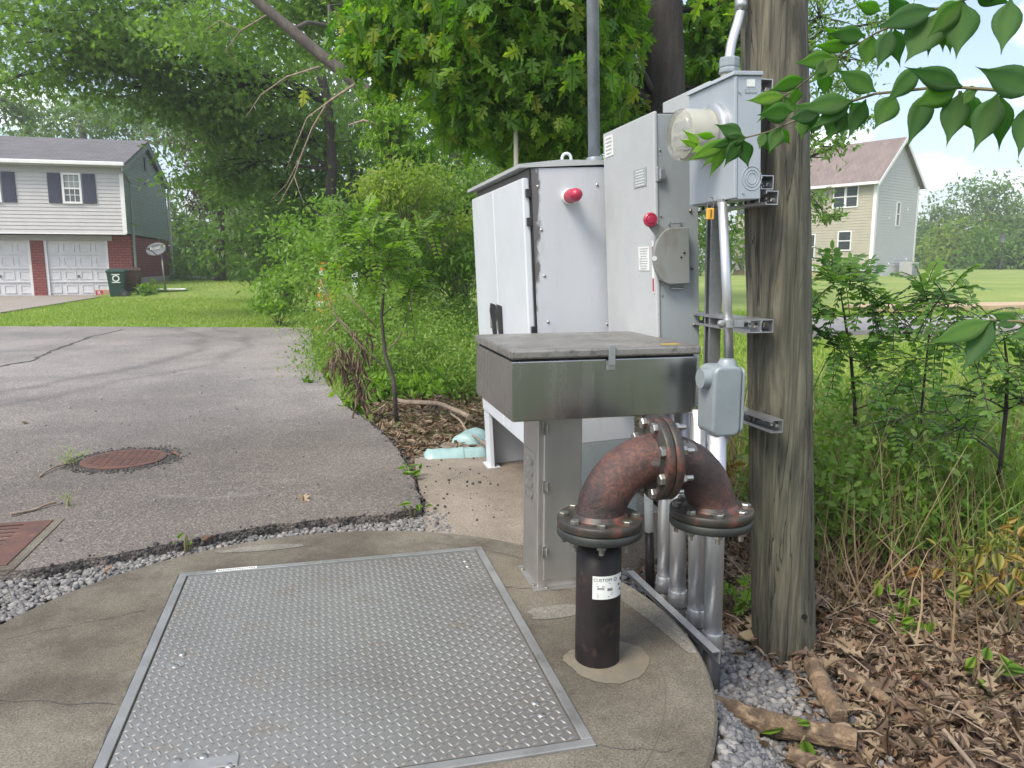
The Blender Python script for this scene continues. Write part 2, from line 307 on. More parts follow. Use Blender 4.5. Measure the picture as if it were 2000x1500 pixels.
def brick(name, axis='x'):
    m, nt, b = newmat(name); b.inputs['Roughness'].default_value = .85
    t = N(nt, 'ShaderNodeTexCoord'); sp = N(nt, 'ShaderNodeSeparateXYZ'); cb = N(nt, 'ShaderNodeCombineXYZ')
    LK(nt, t.outputs['Object'], sp.inputs[0]); LK(nt, sp.outputs[0 if axis == 'x' else 1], cb.inputs[0]); LK(nt, sp.outputs[2], cb.inputs[1])
    bk = N(nt, 'ShaderNodeTexBrick'); bk.inputs['Scale'].default_value = 1; bk.inputs['Brick Width'].default_value = .22; bk.inputs['Row Height'].default_value = .095; bk.inputs['Mortar Size'].default_value = .012
    bk.inputs['Color1'].default_value = (.27,.075,.065,1); bk.inputs['Color2'].default_value = (.20,.055,.05,1); bk.inputs['Mortar'].default_value = (.085,.035,.03,1)
    LK(nt, cb.outputs[0], bk.inputs['Vector']); LK(nt, bk.outputs['Color'], b.inputs['Base Color']); bump(nt, b, bk.outputs['Fac'], -.5, .01); return m
m_brickx = brick('red brick front'); m_bricky = brick('red brick side', 'y')
m_sidL = M('pale vinyl siding', (.47,.46,.46), (.43,.42,.425), 2, .6); m_trimw = M('white trim', (.70,.70,.70), (.64,.64,.64), 4, .5)
m_sidShade = M('shade toned vinyl siding', (.20,.25,.22), (.17,.215,.19), 2, .6)  # gable side of the pale siding, its green tree shade put into the colour
m_sidB = M('beige siding', (.37,.345,.27), (.33,.31,.245), 2, .6); m_sidS = M('grey siding', (.45,.455,.45), (.42,.425,.42), 2, .6)
m_lintel = M('lintel grey', (.36,.36,.36), (.33,.33,.33), 3, .6)
m_shut = M('navy shutter', (.022,.028,.055), (.03,.035,.06), 8, .5); m_garage = M('garage door white', (.62,.62,.64), (.57,.57,.59), 3, .45)
def shingle(name, a, b_):
    m, nt, b = newmat(name); b.inputs['Roughness'].default_value = .9
    t = N(nt, 'ShaderNodeTexCoord'); bk = N(nt, 'ShaderNodeTexBrick'); bk.inputs['Scale'].default_value = 1; bk.inputs['Brick Width'].default_value = .33; bk.inputs['Row Height'].default_value = .14; bk.inputs['Mortar Size'].default_value = .010
    bk.inputs['Color1'].default_value = (*a,1); bk.inputs['Color2'].default_value = (*b_,1); bk.inputs['Mortar'].default_value = (*[x*.5 for x in b_],1)
    LK(nt, t.outputs['Object'], bk.inputs['Vector']); n = noise(nt, 2, 6, .6)
    c = mix(nt, bk.outputs['Color'], ramp(nt, n.outputs['Fac'], [(.3,.75),(.7,1.2)]).outputs[0], .7, 'MULTIPLY'); LK(nt, c, b.inputs['Base Color']); return m
m_shing = shingle('grey shingles', (.135,.13,.14), (.10,.097,.105)); m_shingb = shingle('brown shingles', (.22,.175,.16), (.17,.135,.125))
m_glass = M('window glass', (.03,.04,.045), (.05,.06,.065), 2, .08, 0, spec=.9)
m_binG = M('green bin plastic', (.012,.050,.040), (.010,.040,.033), 5, .4); m_binB = M('brown bin plastic', (.060,.030,.024), (.045,.022,.018), 5, .4)
m_dish = M('dish grey', (.17,.18,.20), (.145,.155,.17), 4, .45); m_orange = M('orange plastic', (.75,.16,.02), (.62,.13,.02), 5, .5)
m_aqua = M('aqua plastic pipe', (.29,.43,.43), (.22,.34,.34), 9, .4, 0, .15, 30); m_card = M('cardboard', (.42,.26,.17), (.36,.22,.15), 6, .8)
m_rock = M('tan rock', (.42,.33,.19), (.30,.24,.15), 12, .85, 0, .6, 30)
def clearm():
    m, nt, b = newmat('meter glass'); b.inputs['Base Color'].default_value = (.93,.93,.86,1); b.inputs['Transmission Weight'].default_value = .85; b.inputs['Roughness'].default_value = .12; b.inputs['IOR'].default_value = 1.3; return m
m_clear = clearm()
G1 = [(.030,.062,.014),(.050,.095,.018),(.080,.135,.024)]
m_oakleaf = leafmat('oak leaves near', [(.045,.11,.026),(.075,.165,.028),(.12,.22,.032),(.17,.27,.035),(.30,.29,.04)], .5, tcol=(2.0,2.4,.6))
m_leafblue = leafmat('pin oak leaves', [(.085,.155,.042),(.13,.22,.055),(.19,.29,.066)], .54)
m_leafmid = leafmat('mid green leaves', [(.07,.14,.028),(.115,.21,.036),(.175,.28,.044)], .48)
m_leafdark = leafmat('dark leaves', [(.058,.11,.030),(.085,.155,.040),(.13,.205,.05)], .46)
m_leafbright = leafmat('bright green leaves', [(.10,.20,.03),(.155,.28,.036),(.23,.36,.05)], .48)
m_leafyg = leafmat('yellow green leaves', [(.12,.19,.035),(.19,.27,.045),(.27,.32,.06)], .48)
m_leaffar = leafmat('far leaves', [(.085,.15,.055),(.12,.20,.065),(.17,.25,.085)], .36)
m_leafwine = leafmat('dull wine leaves', [(.05,.05,.032),(.07,.055,.04),(.09,.065,.045)], .3, tcol=(1.4,1.1,.8))
m_fore = leafmat('branch leaves', [(.085,.18,.08),(.12,.23,.08),(.17,.29,.07),(.28,.40,.07)], .68, .62, tcol=(1.6,1.9,.8))
m_grass = leafmat('grass blades', [(.14,.24,.034),(.21,.32,.045),(.30,.35,.08)], .38)
m_weed = leafmat('weed leaves', [(.10,.18,.036),(.15,.25,.045),(.23,.32,.06)], .4)
m_drygrass = leafmat('dry stems', [(.15,.10,.06),(.24,.17,.10),(.33,.25,.15)], .15)
m_dead = leafmat('dead leaves', [(.085,.055,.036),(.155,.108,.075),(.29,.225,.155),(.15,.078,.045)], .12, .6)
m_yelleaf = leafmat('yellowing leaves', [(.26,.10,.04),(.30,.21,.05),(.19,.23,.05),(.12,.19,.04)], .35)

# ------------------------------------------------------------------ fast scatter
def basis(axis, up):
    x = axis/np.linalg.norm(axis, axis=1, keepdims=True); y = np.cross(up, x); y /= np.maximum(np.linalg.norm(y, axis=1, keepdims=True), 1e-6)
    z = np.cross(x, y); return np.stack([x, y, z], axis=2)
def scatter(name, T, Fs, pos, Rm, scale, mat, parent=None, tint=None, smooth=False):
    T = np.asarray(T, float); n, k = len(pos), len(T)
    if n == 0: return None
    sc_ = np.asarray(scale, float)
    if sc_.ndim == 1: sc_ = np.repeat(sc_[:, None], 3, 1)
    V = np.einsum('nij,nkj->nki', Rm, T[None]*sc_[:, None, :])+np.asarray(pos)[:, None, :]
    ls = np.array([len(f) for f in Fs]); fl = np.concatenate([np.array(f) for f in Fs])
    loops = (fl[None]+(np.arange(n)*k)[:, None]).ravel(); starts = (np.concatenate([[0], np.cumsum(ls)[:-1]])[None]+(np.arange(n)*ls.sum())[:, None]).ravel()
    me = bpy.data.meshes.new(name); me.vertices.add(n*k); me.vertices.foreach_set('co', V.astype(np.float32).ravel())
    me.loops.add(len(loops)); me.loops.foreach_set('vertex_index', loops.astype(np.int32))
    me.polygons.add(n*len(Fs)); me.polygons.foreach_set('loop_start', starts.astype(np.int32))
    me.polygons.foreach_set('loop_total', np.tile(ls, n).astype(np.int32))
    if smooth: me.polygons.foreach_set('use_smooth', np.ones(n*len(Fs), dtype=bool))
    me.update(calc_edges=True)
    a = me.attributes.new('tint', 'FLOAT', 'POINT'); t = rng.random(n) if tint is None else np.asarray(tint)
    a.data.foreach_set('value', np.repeat(t, k).astype(np.float32))
    o = bpy.data.objects.new(name, me); C.objects.link(o); me.materials.append(mat)
    if parent: o.parent = parent
    return o
def halfleaf(h, fold=.25, curl=0.0):     # h: list of (x, y>=0) from base to tip -> two folded halves
    n = len(h); V = []
    for x, y in h: V.append((x, y, fold*y-curl*x*x))
    for x, y in h[1:-1]: V.append((x, -y, fold*y-curl*x*x))
    mid = [(x, 0, -curl*x*x) for x in (.33, .66)]; V += mid; a = len(V)-2; b = len(V)-1
    return V, [tuple(range(n))+(b, a), tuple([0]+[n+i for i in range(n-2)]+[n-1, b, a])[::1]]
OAK = halfleaf([(0,0),(.14,.03),(.16,.20),(.24,.24),(.28,.07),(.40,.30),(.56,.40),(.50,.09),(.64,.24),(.80,.30),(.74,.07),(.86,.13),(1,0)], .25, .45)
OAKD = halfleaf([(0,0),(.12,.04),(.2,.22),(.30,.10),(.42,.34),(.52,.12),(.68,.28),(.76,.09),(1,0)], .55, .5)
OVA = halfleaf([(0,0),(.2,.22),(.5,.27),(.8,.13),(1,0)], .25, .2)
SML = ([(0,0,0),(.35,.22,.05),(.35,-.22,.05),(1,0,-.12)], [(0,2,3,1)])
STAR = ([(0,0,0),(.30,.10,.02),(.32,.42,.0),(.48,.12,.03),(.72,.30,-.03),(.68,.08,0),(1,0,-.08),(.68,-.08,0),(.72,-.30,-.03),(.48,-.12,.03),(.32,-.42,0),(.30,-.10,.02)], [tuple(range(12))])
LFT = ([(0,0,0),(.3,.2,.03),(.7,.2,.03),(1,0,0),(.7,-.2,.03),(.3,-.2,.03)], [(0,1,2,3,4,5)])
BLD = ([(0,-.03,0),(0,.03,0),(.45,.022,.05),(.45,-.022,.05),(.8,.012,-.04),(.8,-.012,-.04),(1,0,-.2)], [(0,1,2,3),(3,2,4,5),(5,4,6)])
def rvec(n, bias=(0,0,0), s=1.0):
    a = rng.normal(size=(n, 3))*s+np.array(bias); return a/np.linalg.norm(a, axis=1, keepdims=True)

def clumps(center, rad, n, per=90, sig=.2, shell=.55):
    """points gathered in small twig clusters through an ellipsoid"""
    k = max(3, int(n/per)); d = rvec(k); r = (shell+(1-shell)*rng.random(k))**1.0*rng.random(k)**.25
    cs = np.array(center)+d*r[:, None]*np.array(rad)
    idx = rng.integers(0, k, n); sz = (.6+.8*rng.random(k))[idx]
    off = rng.normal(size=(n, 3))*sig*sz[:, None]*np.array([1.15, 1.15, .62])*max(rad)
    return cs, cs[idx]+off, (rng.random(k)*.55)[idx]
def branch_pts(a, b, k=5, sag=.08, wob=.05):
    a = np.array(a, float); b = np.array(b, float); L = np.linalg.norm(b-a); out = []
    for i in range(k+1):
        t = i/k; p = a*(1-t)+b*t; p = p+np.array([random.uniform(-1,1), random.uniform(-1,1), random.uniform(-1,1)])*L*wob*math.sin(math.pi*t); p[2] += L*sag*math.sin(math.pi*t); out.append(p)
    return out
def tree(name, label, cat, trunk, tr, blobs, lsize, lmat, bark=None, tpl=None, group=None, per=90, sig=.2, bias=(0,0,-.5), fine=True, extra=None, upb=1.0, keep=None):
    root = thing(name, label, cat, trunk[0], group=group)
    o = np.array(trunk[0], float); T = [np.array(p, float)-o for p in trunk]
    tb = MB(); tb.tube([tuple(p) for p in T], tr, 12, jit=.05)
    P = []; Q = []
    for bl in blobs:
        c = np.array(bl[0], float)-o; rad = bl[1]; n = bl[2]
        cs, p, q = clumps(c, rad, n, per, sig); P.append(p); Q.append(q)
        j = min(range(len(T)), key=lambda i: np.linalg.norm(T[i]-c)+ .6*max(0, T[i][2]-c[2])); a = T[j]; r0 = max(tr[j]*.45, .012) if hasattr(tr, '__len__') else tr*.4
        r0 = min(r0, .05*max(rad)+.012)
        bp = branch_pts(a, c, 5); tb.tube(bp, [r0*(1-.6*i/5) for i in range(6)], 6)
        for cc in cs[:: max(1, len(cs)//14)]:
            tb.tube(branch_pts(bp[random.choice((3,4,5))], cc, 3, .03), [r0*.38, r0*.26, r0*.18, r0*.08], 4)
    tb.build('trunk', bark or m_bark, root, smooth=True)
    P = np.concatenate(P); Q = np.concatenate(Q)
    if keep is not None: k_ = keep(P+o); P = P[k_]; Q = Q[k_]
    n = len(P); tp = tpl or SML
    Rm = basis(rvec(n, bias), rvec(n, (0,0,upb), .55)); tint = np.clip(Q+rng.random(n)*.45, 0, 1)
    scatter('crown', tp[0], tp[1], P, Rm, lsize*(.65+.7*rng.random(n)), lmat, root, tint)
    return root

# ================================================================== THE SETTING
def terrain():
    def ax(lo, hi, c0, c1, fine, g):
        a = [c0]
        while a[-1] > lo: a.append(a[-1]-max(fine, g*(c0-a[-1]+fine)))
        b = list(np.arange(c0, c1, fine)); x = [c1]
        while x[-1] < hi: x.append(x[-1]+max(fine, g*(x[-1]-c1+fine)))
        return np.array(sorted(a[1:])+b+x)
    xs = ax(-300, 300, -2.5, 4, .09, .07); ys = ax(-30, 520, 0, 8, .09, .05)
    X, Y = np.meshgrid(xs, ys); Z = H(X, Y); V = np.stack([X, Y, Z], -1).reshape(-1, 3); nx, ny = len(xs), len(ys)
    i = np.arange((nx-1)*(ny-1)); r, c = i//(nx-1), i % (nx-1); a = r*nx+c
    me = bpy.data.meshes.new('ground'); me.from_pydata(V.tolist(), [], np.stack([a, a+1, a+nx+1, a+nx], 1).tolist())
    for p in me.polygons: p.use_smooth = True
    o = bpy.data.objects.new('ground', me); C.objects.link(o); me.materials.append(m_ground); tag(o, kind='structure')
terrain()
def sheet(name, pts, z0, z1, mat, jit=0, step=.12, kind='structure'):
    out = []
    for i in range(len(pts)):
        a = np.array(pts[i]); b = np.array(pts[(i+1) % len(pts)]); L = np.linalg.norm(b-a); k = max(1, min(int(L/step), 60)) if jit else 1
        for j in range(k):
            p = a+(b-a)*j/k
            if j and jit: p = p+rng.normal(size=2)*jit
            out.append((p[0], p[1]))
    mb = MB(); mb.prism(out, z0, z1); o = mb.build(name, mat); return tag(o, kind=kind) if kind else o
def g2(px, py, z=0): p = G(px, py, z); return (p[0], p[1])
# asphalt lot, 3 cm proud of the ground, broken edge
AE = [g2(610,640,.03), g2(612,700,.03), g2(640,750,.03), g2(672,790,.03), g2(735,835,.03), g2(778,880,.03), g2(800,920,.03), g2(815,960,.03), g2(824,990,.03), g2(760,1004,.03), g2(640,1012,.03), g2(500,1030,.03), g2(380,1052,.03), g2(250,1077,.03), g2(105,1104,.03), g2(50,1112,.03)]
asph = AE+[(-3.2,2.2),(-30,1.0),(-60,9.0),(-60,20),(-30,17.2),(-14,14.2),tuple(g2(0,637,.03))]
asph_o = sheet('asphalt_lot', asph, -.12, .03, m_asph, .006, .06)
# crack and patch lines
def strip(name, px, wd, mat, z, parent=None, kind='structure'):
    mb = MB(); P = []
    for i in range(len(px)-1):
        a = G(*px[i], z); b = G(*px[i+1], z); k = 9
        for j in range(k): P.append(a+(b-a)*j/k+np.array([random.uniform(-.03,.03), random.uniform(-.05,.05), 0]))
    for i in range(len(P)-1):
        d = P[i+1]-P[i]; n = np.array([-d[1], d[0], 0]); n = n/np.linalg.norm(n)*wd*random.uniform(.4, 1.2)
        mb.add([P[i]-n, P[i]+n, P[i+1]+n, P[i+1]-n], [(0,1,2,3)])
    o = mb.build(name, mat, parent)
    return tag(o, kind=kind) if kind and not parent else o
strip('crack', [(0,715),(60,705),(110,682),(175,658),(250,641)], .022, m_crack, .034, asph_o)
# driveway of the far house and the lawn verge
sheet('driveway', [g2(-300,560), g2(-300,660), g2(0,611), g2(110,594), g2(200,579), g2(260,577), g2(230,574), g2(-200,574)], -.08, .012, m_drive)
sheet('concrete_pad', [tuple(W(.385,2.98)[:2]), tuple(W(.6,2.6)[:2]), tuple(W(.95,2.6)[:2]), tuple(W(.98,3.02)[:2]), tuple(W(1.45,3.02)[:2]), tuple(W(1.45,4.6)[:2]), tuple(W(.72,4.6)[:2]), tuple(W(.49,4.27)[:2])], -.35, -.003, m_pad)
sheet('road', [(4,15.2),(7,16.6),(12,17.6),(40,24.5),(90,35),(90,30),(40,20.3),(13,14.6),(8,13.6),(4,12.8)], -.4, -.03, m_road)
sheet('soil_verge', [(9,20.8),(40,29.5),(90,41),(90,38),(40,27),(9,19.3)], -.4, .03, m_sand)

# round concrete well top
SC = np.array([-.03, 2.05]); SR = 1.058
t = thing('well_top', 'round stained concrete slab holding the metal hatch', 'concrete slab', W(SC[0], SC[1]), AL)
mb = MB(); n = 120
prof = [(SR-.004, -.6), (SR, -.55), (SR, -.008), (SR-.008, 0), (.001, 0)]
mb.lathe(prof, n); mb.build('slab', m_conc, t)
mb = MB()
for k in range(200):
    a = 2*math.pi*k/200
    if math.cos(a) > -.2: mb.add([((SR+d)*math.cos(a+e), (SR+d)*math.sin(a+e), z) for z in (-.58, -.03) for d, e in ((.001,0),(.006,.006),(.006,.014),(.001,.02))], [(0,1,5,4),(1,2,6,5),(2,3,7,6)])
mb.build('ribbed_side', M('form ribbed concrete', (.30,.30,.29), (.24,.24,.235), 5, .8), t)
mb = MB()       # joint line cast in the top
for k in range(64):
    a0 = R(-75+k*2.2); a1 = R(-75+(k+1)*2.2); r0 = .93
    mb.add([(r*math.cos(a), r*math.sin(a), .0015) for a, r in ((a0,r0),(a0,r0+.0025),(a1,r0+.0025),(a1,r0))], [(0,1,2,3)])
mb.build('joint_line', M('faint joint', (.115,.105,.085), (.095,.085,.068), 30, .9), t)
random.seed(14)
for (a_, b_) in (((.60,.35),(.95,.22)),((.62,-.55),(.80,-.62)),((-.55,.45),(-.90,.35)),((.62,.55),(.50,.88)),((-.5,-.1),(-1.0,.05))):
    mb = MB(); P_ = [(a_[0]+(b_[0]-a_[0])*i/14+random.uniform(-.008,.008), a_[1]+(b_[1]-a_[1])*i/14+random.uniform(-.008,.008)) for i in range(15)]
    for (x0,y0),(x1,y1) in zip(P_, P_[1:]):
        w_ = random.uniform(.0006,.0015); mb.add([(x0,y0-w_,.0014),(x1,y1-w_,.0014),(x1,y1+w_,.0014),(x0,y0+w_,.0014)], [(0,1,2,3)])
    mb.build('hairline_crack', m_crack, t)
def patch(cx, cy, rx, ry, mat, name, z=.0018, seed=1):
    random.seed(seed); mb = MB(); K = 40; ph = random.random()*6
    mb.add([(cx, cy, z)]+[(cx+rx*math.cos(a)*(1+.12*math.sin(3*a+ph)+.06*math.sin(7*a)+random.uniform(-.03,.03)), cy+ry*math.sin(a)*(1+.12*math.sin(2*a+ph)+random.uniform(-.03,.03)), z) for a in [2*math.pi*i/K for i in range(K)]], [(0,1+i,1+(i+1)%K) for i in range(K)])
    return mb.build(name, mat, t)
m_patch = concrete('pale concrete patch', (.22,.21,.18), (.175,.165,.14), (.10,.092,.075), (.38,.65), .55)
patch(.72, .13, .10, .05, m_patch, 'pale_patch', seed=3); patch(-.22, .93, .16, .03, m_patch, 'pale_patch', seed=5); patch(-.87, -.15, .07, .05, m_patch, 'pale_patch', seed=6)
mb = MB()        # worn pale rim on the far right edge
K = 40
for i in range(K):
    a0 = R(-12+i*1.35); a1 = R(-12+(i+1)*1.35); ri = lambda a: SR-.012-.085*abs(math.sin((a-R(-14))*3.3))**.6
    mb.add([(ri(a0)*math.cos(a0), ri(a0)*math.sin(a0), .0016), ((SR-.012)*math.cos(a0), (SR-.012)*math.sin(a0), .0016), ((SR-.012)*math.cos(a1), (SR-.012)*math.sin(a1), .0016), (ri(a1)*math.cos(a1), ri(a1)*math.sin(a1), .0016)], [(0,1,2,3)])
mb.build('worn_rim', m_patch, t)

# ------------------------------------------------------------------ text helper
def text_geo(s, size):
    cu = bpy.data.curves.new('txt', 'FONT'); cu.body = s; cu.size = size; cu.align_x = 'CENTER'; cu.align_y = 'CENTER'; cu.resolution_u = 2
    o = bpy.data.objects.new('txt', cu); C.objects.link(o); dg = bpy.context.evaluated_depsgraph_get(); me = o.evaluated_get(dg).to_mesh()
    V = [tuple(v.co) for v in me.vertices]; Fc = [tuple(p.vertices) for p in me.polygons]
    o.evaluated_get(dg).to_mesh_clear(); bpy.data.objects.remove(o); bpy.data.curves.remove(cu); return V, Fc
def hexbolt(mb, c, axis, r=.0125, h=.010, rot=0):
    a = Vector(axis).normalized(); p = Vector(c); q = a.cross(Vector((0,0,1)) if abs(a.z) < .9 else Vector((1,0,0))).normalized(); b = a.cross(q)
    vs = []
    for hh, rr in ((0, r), (h*.8, r), (h, r*.86)):
        for k in range(6):
            an = math.pi/3*k+rot; vs.append(p+a*hh+q*(rr*math.cos(an))+b*(rr*math.sin(an)))
    fs = [(i*6+k, i*6+(k+1)%6, (i+1)*6+(k+1)%6, (i+1)*6+k) for i in range(2) for k in range(6)]+[tuple(range(5,-1,-1)), tuple(range(12,18))]
    mb.add(vs, fs)

# ================================================================== ACCESS HATCH
HU0, HU1, HV0, HV1 = -.512, .571, 1.50, 2.78
t = thing('access_hatch', 'square aluminium diamond tread hatch set in the concrete slab', 'hatch', W(HU0, HV0, .0), AL)
hw, hl = HU1-HU0, HV1-HV0; fw = .026
mb = MB()
mb.box(0, hw, 0, fw, -.05, .008); mb.box(0, hw, hl-fw, hl, -.05, .008); mb.box(0, fw, fw, hl-fw, -.05, .008); mb.box(hw-fw, hw, fw, hl-fw, -.05, .008)
mb.build('frame', m_hframe, t, bevel=.002)
mb = MB(); mb.box(fw, hw-fw, fw, hl-fw, -.05, -.02); mb.build('gap', m_dark, t)
mb = MB(); random.seed(2)
for (xa,ya,xb,yb) in ((0,0,0,hl),(0,hl,hw,hl),(hw,0,hw,hl)):
    nn_ = 60; P_ = [(xa+(xb-xa)*i/nn_, ya+(yb-ya)*i/nn_) for i in range(nn_+1)]; dx_, dy_ = ((-1,0) if xa == xb == 0 else (1,0) if xa == xb else (0,1)); w_s = [random.uniform(.002,.009)*(1 if xa == 0 and xb == 0 else .5) for _ in P_]
    for i in range(nn_): (x0,y0),(x1,y1) = P_[i],P_[i+1]; mb.add([(x0,y0,.0022),(x1,y1,.0022),(x1+dx_*w_s[i+1],y1+dy_*w_s[i+1],.0022),(x0+dx_*w_s[i],y0+dy_*w_s[i],.0022)], [(0,1,2,3)])
mb.build('grime_line', m_asphdark, t)
mb = MB(); mb.box(fw+.005, hw-fw-.005, fw+.005, hl-fw-.005, -.015, .0055); plate = mb.build('tread_plate', m_hatch, t)
T = [(-1,0,0),(-.35,.8,0),(.35,.8,0),(1,0,0),(.35,-.8,0),(-.35,-.8,0),(-.7,0,1),(-.2,.28,1.25),(.2,.28,1.25),(.7,0,1),(.2,-.28,1.25),(-.2,-.28,1.25)]
Fz = [(0,1,7,6),(1,2,8,7),(2,3,9,8),(3,4,10,9),(4,5,11,10),(5,0,6,11),(6,7,8,9,10,11)]
pos = []; ang = []; px_ = .0212; py_ = .0212
for i in range(int((hw-.08)/px_)+1):
    for j in range(int((hl-.08)/py_)+1):
        x = .042+i*px_; y = .042+j*py_
        if x < hw-.038 and y < hl-.038: pos.append((x, y, .0052)); ang.append(R(28) if (i+j) % 2 else R(-62))
ang = np.array(ang); n = len(ang); Rm = np.zeros((n,3,3)); Rm[:,0,0] = np.cos(ang); Rm[:,0,1] = -np.sin(ang); Rm[:,1,0] = np.sin(ang); Rm[:,1,1] = np.cos(ang); Rm[:,2,2] = 1
scatter('raised_tread', T, Fz, np.array(pos), Rm, np.tile([.0132,.0042,.0024],(n,1)), m_hatch, plate, smooth=False)
def dome(mb, x, y, z, r=.011, h=.005): mb.lathe([(r, z), (r*.95, z+h*.4), (r*.7, z+h*.85), (r*.3, z+h)], 14, (x,y,0))
def hp(px, py): u, v = UV(G(px, py, .006)); return u-HU0, v-HV0
for q in [(909,1096),(914,1106),(1045,1373),(1057,1397),(356,1278),(342,1302),(398,1478),(346,1487),(448,1496)]:
    mb = MB(); dome(mb, *hp(*q), .0055); mb.build('rivet', m_bolt, t, smooth=True)
mb = MB(); x, y = hp(343, 1299); mb.lathe([(.022,.0058),(.022,.0075),(.018,.0075),(.018,.006)], 20, (x,y,0)); mb.build('lift_hole', m_hframe, t)
mb = MB(); x, y = hp(400, 1494); mb.box(x-.07, x+.07, y-.02, y+.02, .0058, .010); mb.build('hinge_plate', m_hframe, t, bevel=.002)
mb = MB(); x0, y0 = hp(418, 1130); x1, y1 = hp(500, 1118); mb.box(x0, x1, hl-fw+.003, hl-.003, .0085, .0095); nm = mb.build('name_plate', m_label, t)
V, Fc = text_geo('ACCESS', .014) if False else ([], [])
mb = MB()
for k in range(16): mb.box(x0+.006+k*.008, x0+.011+k*.008, hl-fw+.008, hl-.010, .0097, .0100)
mb.build('print', m_ink, nm)

# ================================================================== GOOSENECK PIPE
PU, PV = .707, 1.865; FZ = .392
t = thing('gooseneck_pipe', 'black iron vent pipe rising from the slab with two flanged red brown elbows', 'pipe', W(PU, PV, 0), AL)
PR = .061; FR = .1145; ER = .165
mb = MB(); mb.tube([(0,0,-.02),(0,0,.01),(0,0,.2),(0,0,FZ-.024)], [PR,PR,PR,PR], 40); mb.build('riser', m_black_pipe, t, smooth=True)
mb = MB(); K = 48; vs = [(0,0,.012)]
random.seed(4)
for ring, (r, z) in enumerate(((.062,.010),(.085,.006),(.118,.0018))):
    for k in range(K):
        a = 2*math.pi*k/K; rr = r*(1+(.28*math.cos(a+.4)+.08*math.sin(3*a)+random.uniform(-.03,.03))*(ring/2)); vs.append((rr*math.cos(a), rr*math.sin(a)*.9, z))
fs = [(0,1+k,1+(k+1)%K) for k in range(K)]+[(1+i*K+k,1+i*K+(k+1)%K,1+(i+1)*K+(k+1)%K,1+(i+1)*K+k) for i in range(2) for k in range(K)]
mb.add(vs, fs); mb.build('mortar_collar', m_mortar, t, smooth=True)
def flange(c, axis, name, mat, th=.024, r=FR, hub=0):
    mb = MB(); prof = [(r-.003, 0), (r, .003), (r, th-.003), (r-.003, th)]
    if hub: prof += [(PR+.016, th), (PR+.006, th+hub)]
    mb.lathe(prof, 56, (0,0,0), axis); o = mb.build(name, mat, t, auto=50); o.location = c; return o
def elbow(c0, sgn, mat):          # from (0,0,FZ+.024) bending to +x / from -x
    mb = MB(); pts = []; rad = []
    for k in range(19):
        a = math.pi/2*k/18
        pts.append((sgn*(ER-ER*math.cos(a)), 0, ER*math.sin(a))); e = min(k, 18-k)
        rad.append(PR+.004+(.010 if e == 0 else .005 if e == 1 else 0))
    mb.tube(pts, rad, 36, cap=False); o = mb.build('elbow', mat, t, smooth=True); o.location = c0; return o
flange((0,0,FZ-.025), 'z', 'flange', m_flange2, .0235); flange((0,0,FZ), 'z', 'flange', m_flange, .024, hub=.012)
elbow((0,0,FZ+.01), 1, m_primer1)
EX = ER; EZ = FZ+.01+ER
flange((EX-.0245,0,EZ), 'x', 'flange', m_flange); flange((EX+.001,0,EZ), 'x', 'flange', m_flange)
elbow((2*ER,0,FZ+.01), -1, m_primer2)
flange((2*ER,0,FZ-.025), 'z', 'flange', m_flange2, .0235); flange((2*ER,0,FZ), 'z', 'flange', m_flange, .024, hub=.012)
BC = .0955
for cx in (0, 2*ER):
    for k in range(8):
        a = 2*math.pi*(k+.5)/8+.1; x, y = cx+BC*math.cos(a), BC*math.sin(a)
        mb = MB(); hexbolt(mb, (x,y,FZ+.024), (0,0,1), .0135, .010, a); mb.cyl((x,y,FZ-.05),(x,y,FZ+.026), .007, n=10); hexbolt(mb, (x,y,FZ-.025), (0,0,-1), .0135, .011, a+.2); mb.build('bolt', m_boltdull if cx == 0 else m_bolt, t)
for k in range(8):
    a = 2*math.pi*(k+.5)/8; y, z = BC*math.cos(a), EZ+BC*math.sin(a)
    mb = MB(); hexbolt(mb, (EX-.0245,y,z), (-1,0,0), .0155, .013, a); hexbolt(mb, (EX+.025,y,z), (1,0,0), .0138, .013, a); mb.cyl((EX-.026,y,z),(EX+.058,y,z), .0075, n=10); mb.build('bolt', m_bolt, t)
# raised foundry lettering is a low ridge on the far elbow, and a sticker on the riser
mb = MB(); za, zb = .145, .232; a0, a1 = R(-112), R(-48)
def cyl_patch(mb, a0, a1, z0, z1, r, n=16):
    vs = [(r*math.cos(a0+(a1-a0)*i/n), r*math.sin(a0+(a1-a0)*i/n), z) for z in (z0, z1) for i in range(n+1)]
    mb.add(vs, [(i, i+1, n+2+i, n+1+i) for i in range(n)])
a0, a1 = R(-125), R(-38); z0, z1 = .206, .270
cyl_patch(mb, a0, a1, z0, z1, PR+.0012); st = mb.build('sticker', m_label, t, smooth=True)
mb = MB(); rr = PR+.0020
def bend(V, Fc, am, zc):
    mb.add([(rr*math.cos(am+x/rr), rr*math.sin(am+x/rr), zc+y) for x, y, z in V], Fc)
V, Fc = text_geo('CUSTOM', .0125); bend(V, Fc, R(-100), .2595)
for k, (am, zc, wd) in enumerate([(R(-98),.250,.038),(R(-105),.242,.022),(R(-105),.238,.018),(R(-105),.234,.020),(R(-94),.222,.044),(R(-94),.218,.040),(R(-98),.213,.034)]):
    bend([(-wd/2,-.0009,0),(wd/2,-.0009,0),(wd/2,.0009,0),(-wd/2,.0009,0)], [(0,1,2,3)], am, zc)
for k in range(7): bend([(k*.0022,-.004,0),(k*.0022+.0012,-.004,0),(k*.0022+.0012,.004,0),(k*.0022,.004,0)], [(0,1,2,3)], R(-88), .233)
ring = [(.0055*math.cos(a)*q, .0055*math.sin(a)*q, 0) for q in (1,.7) for a in [2*math.pi*i/16 for i in range(16)]]
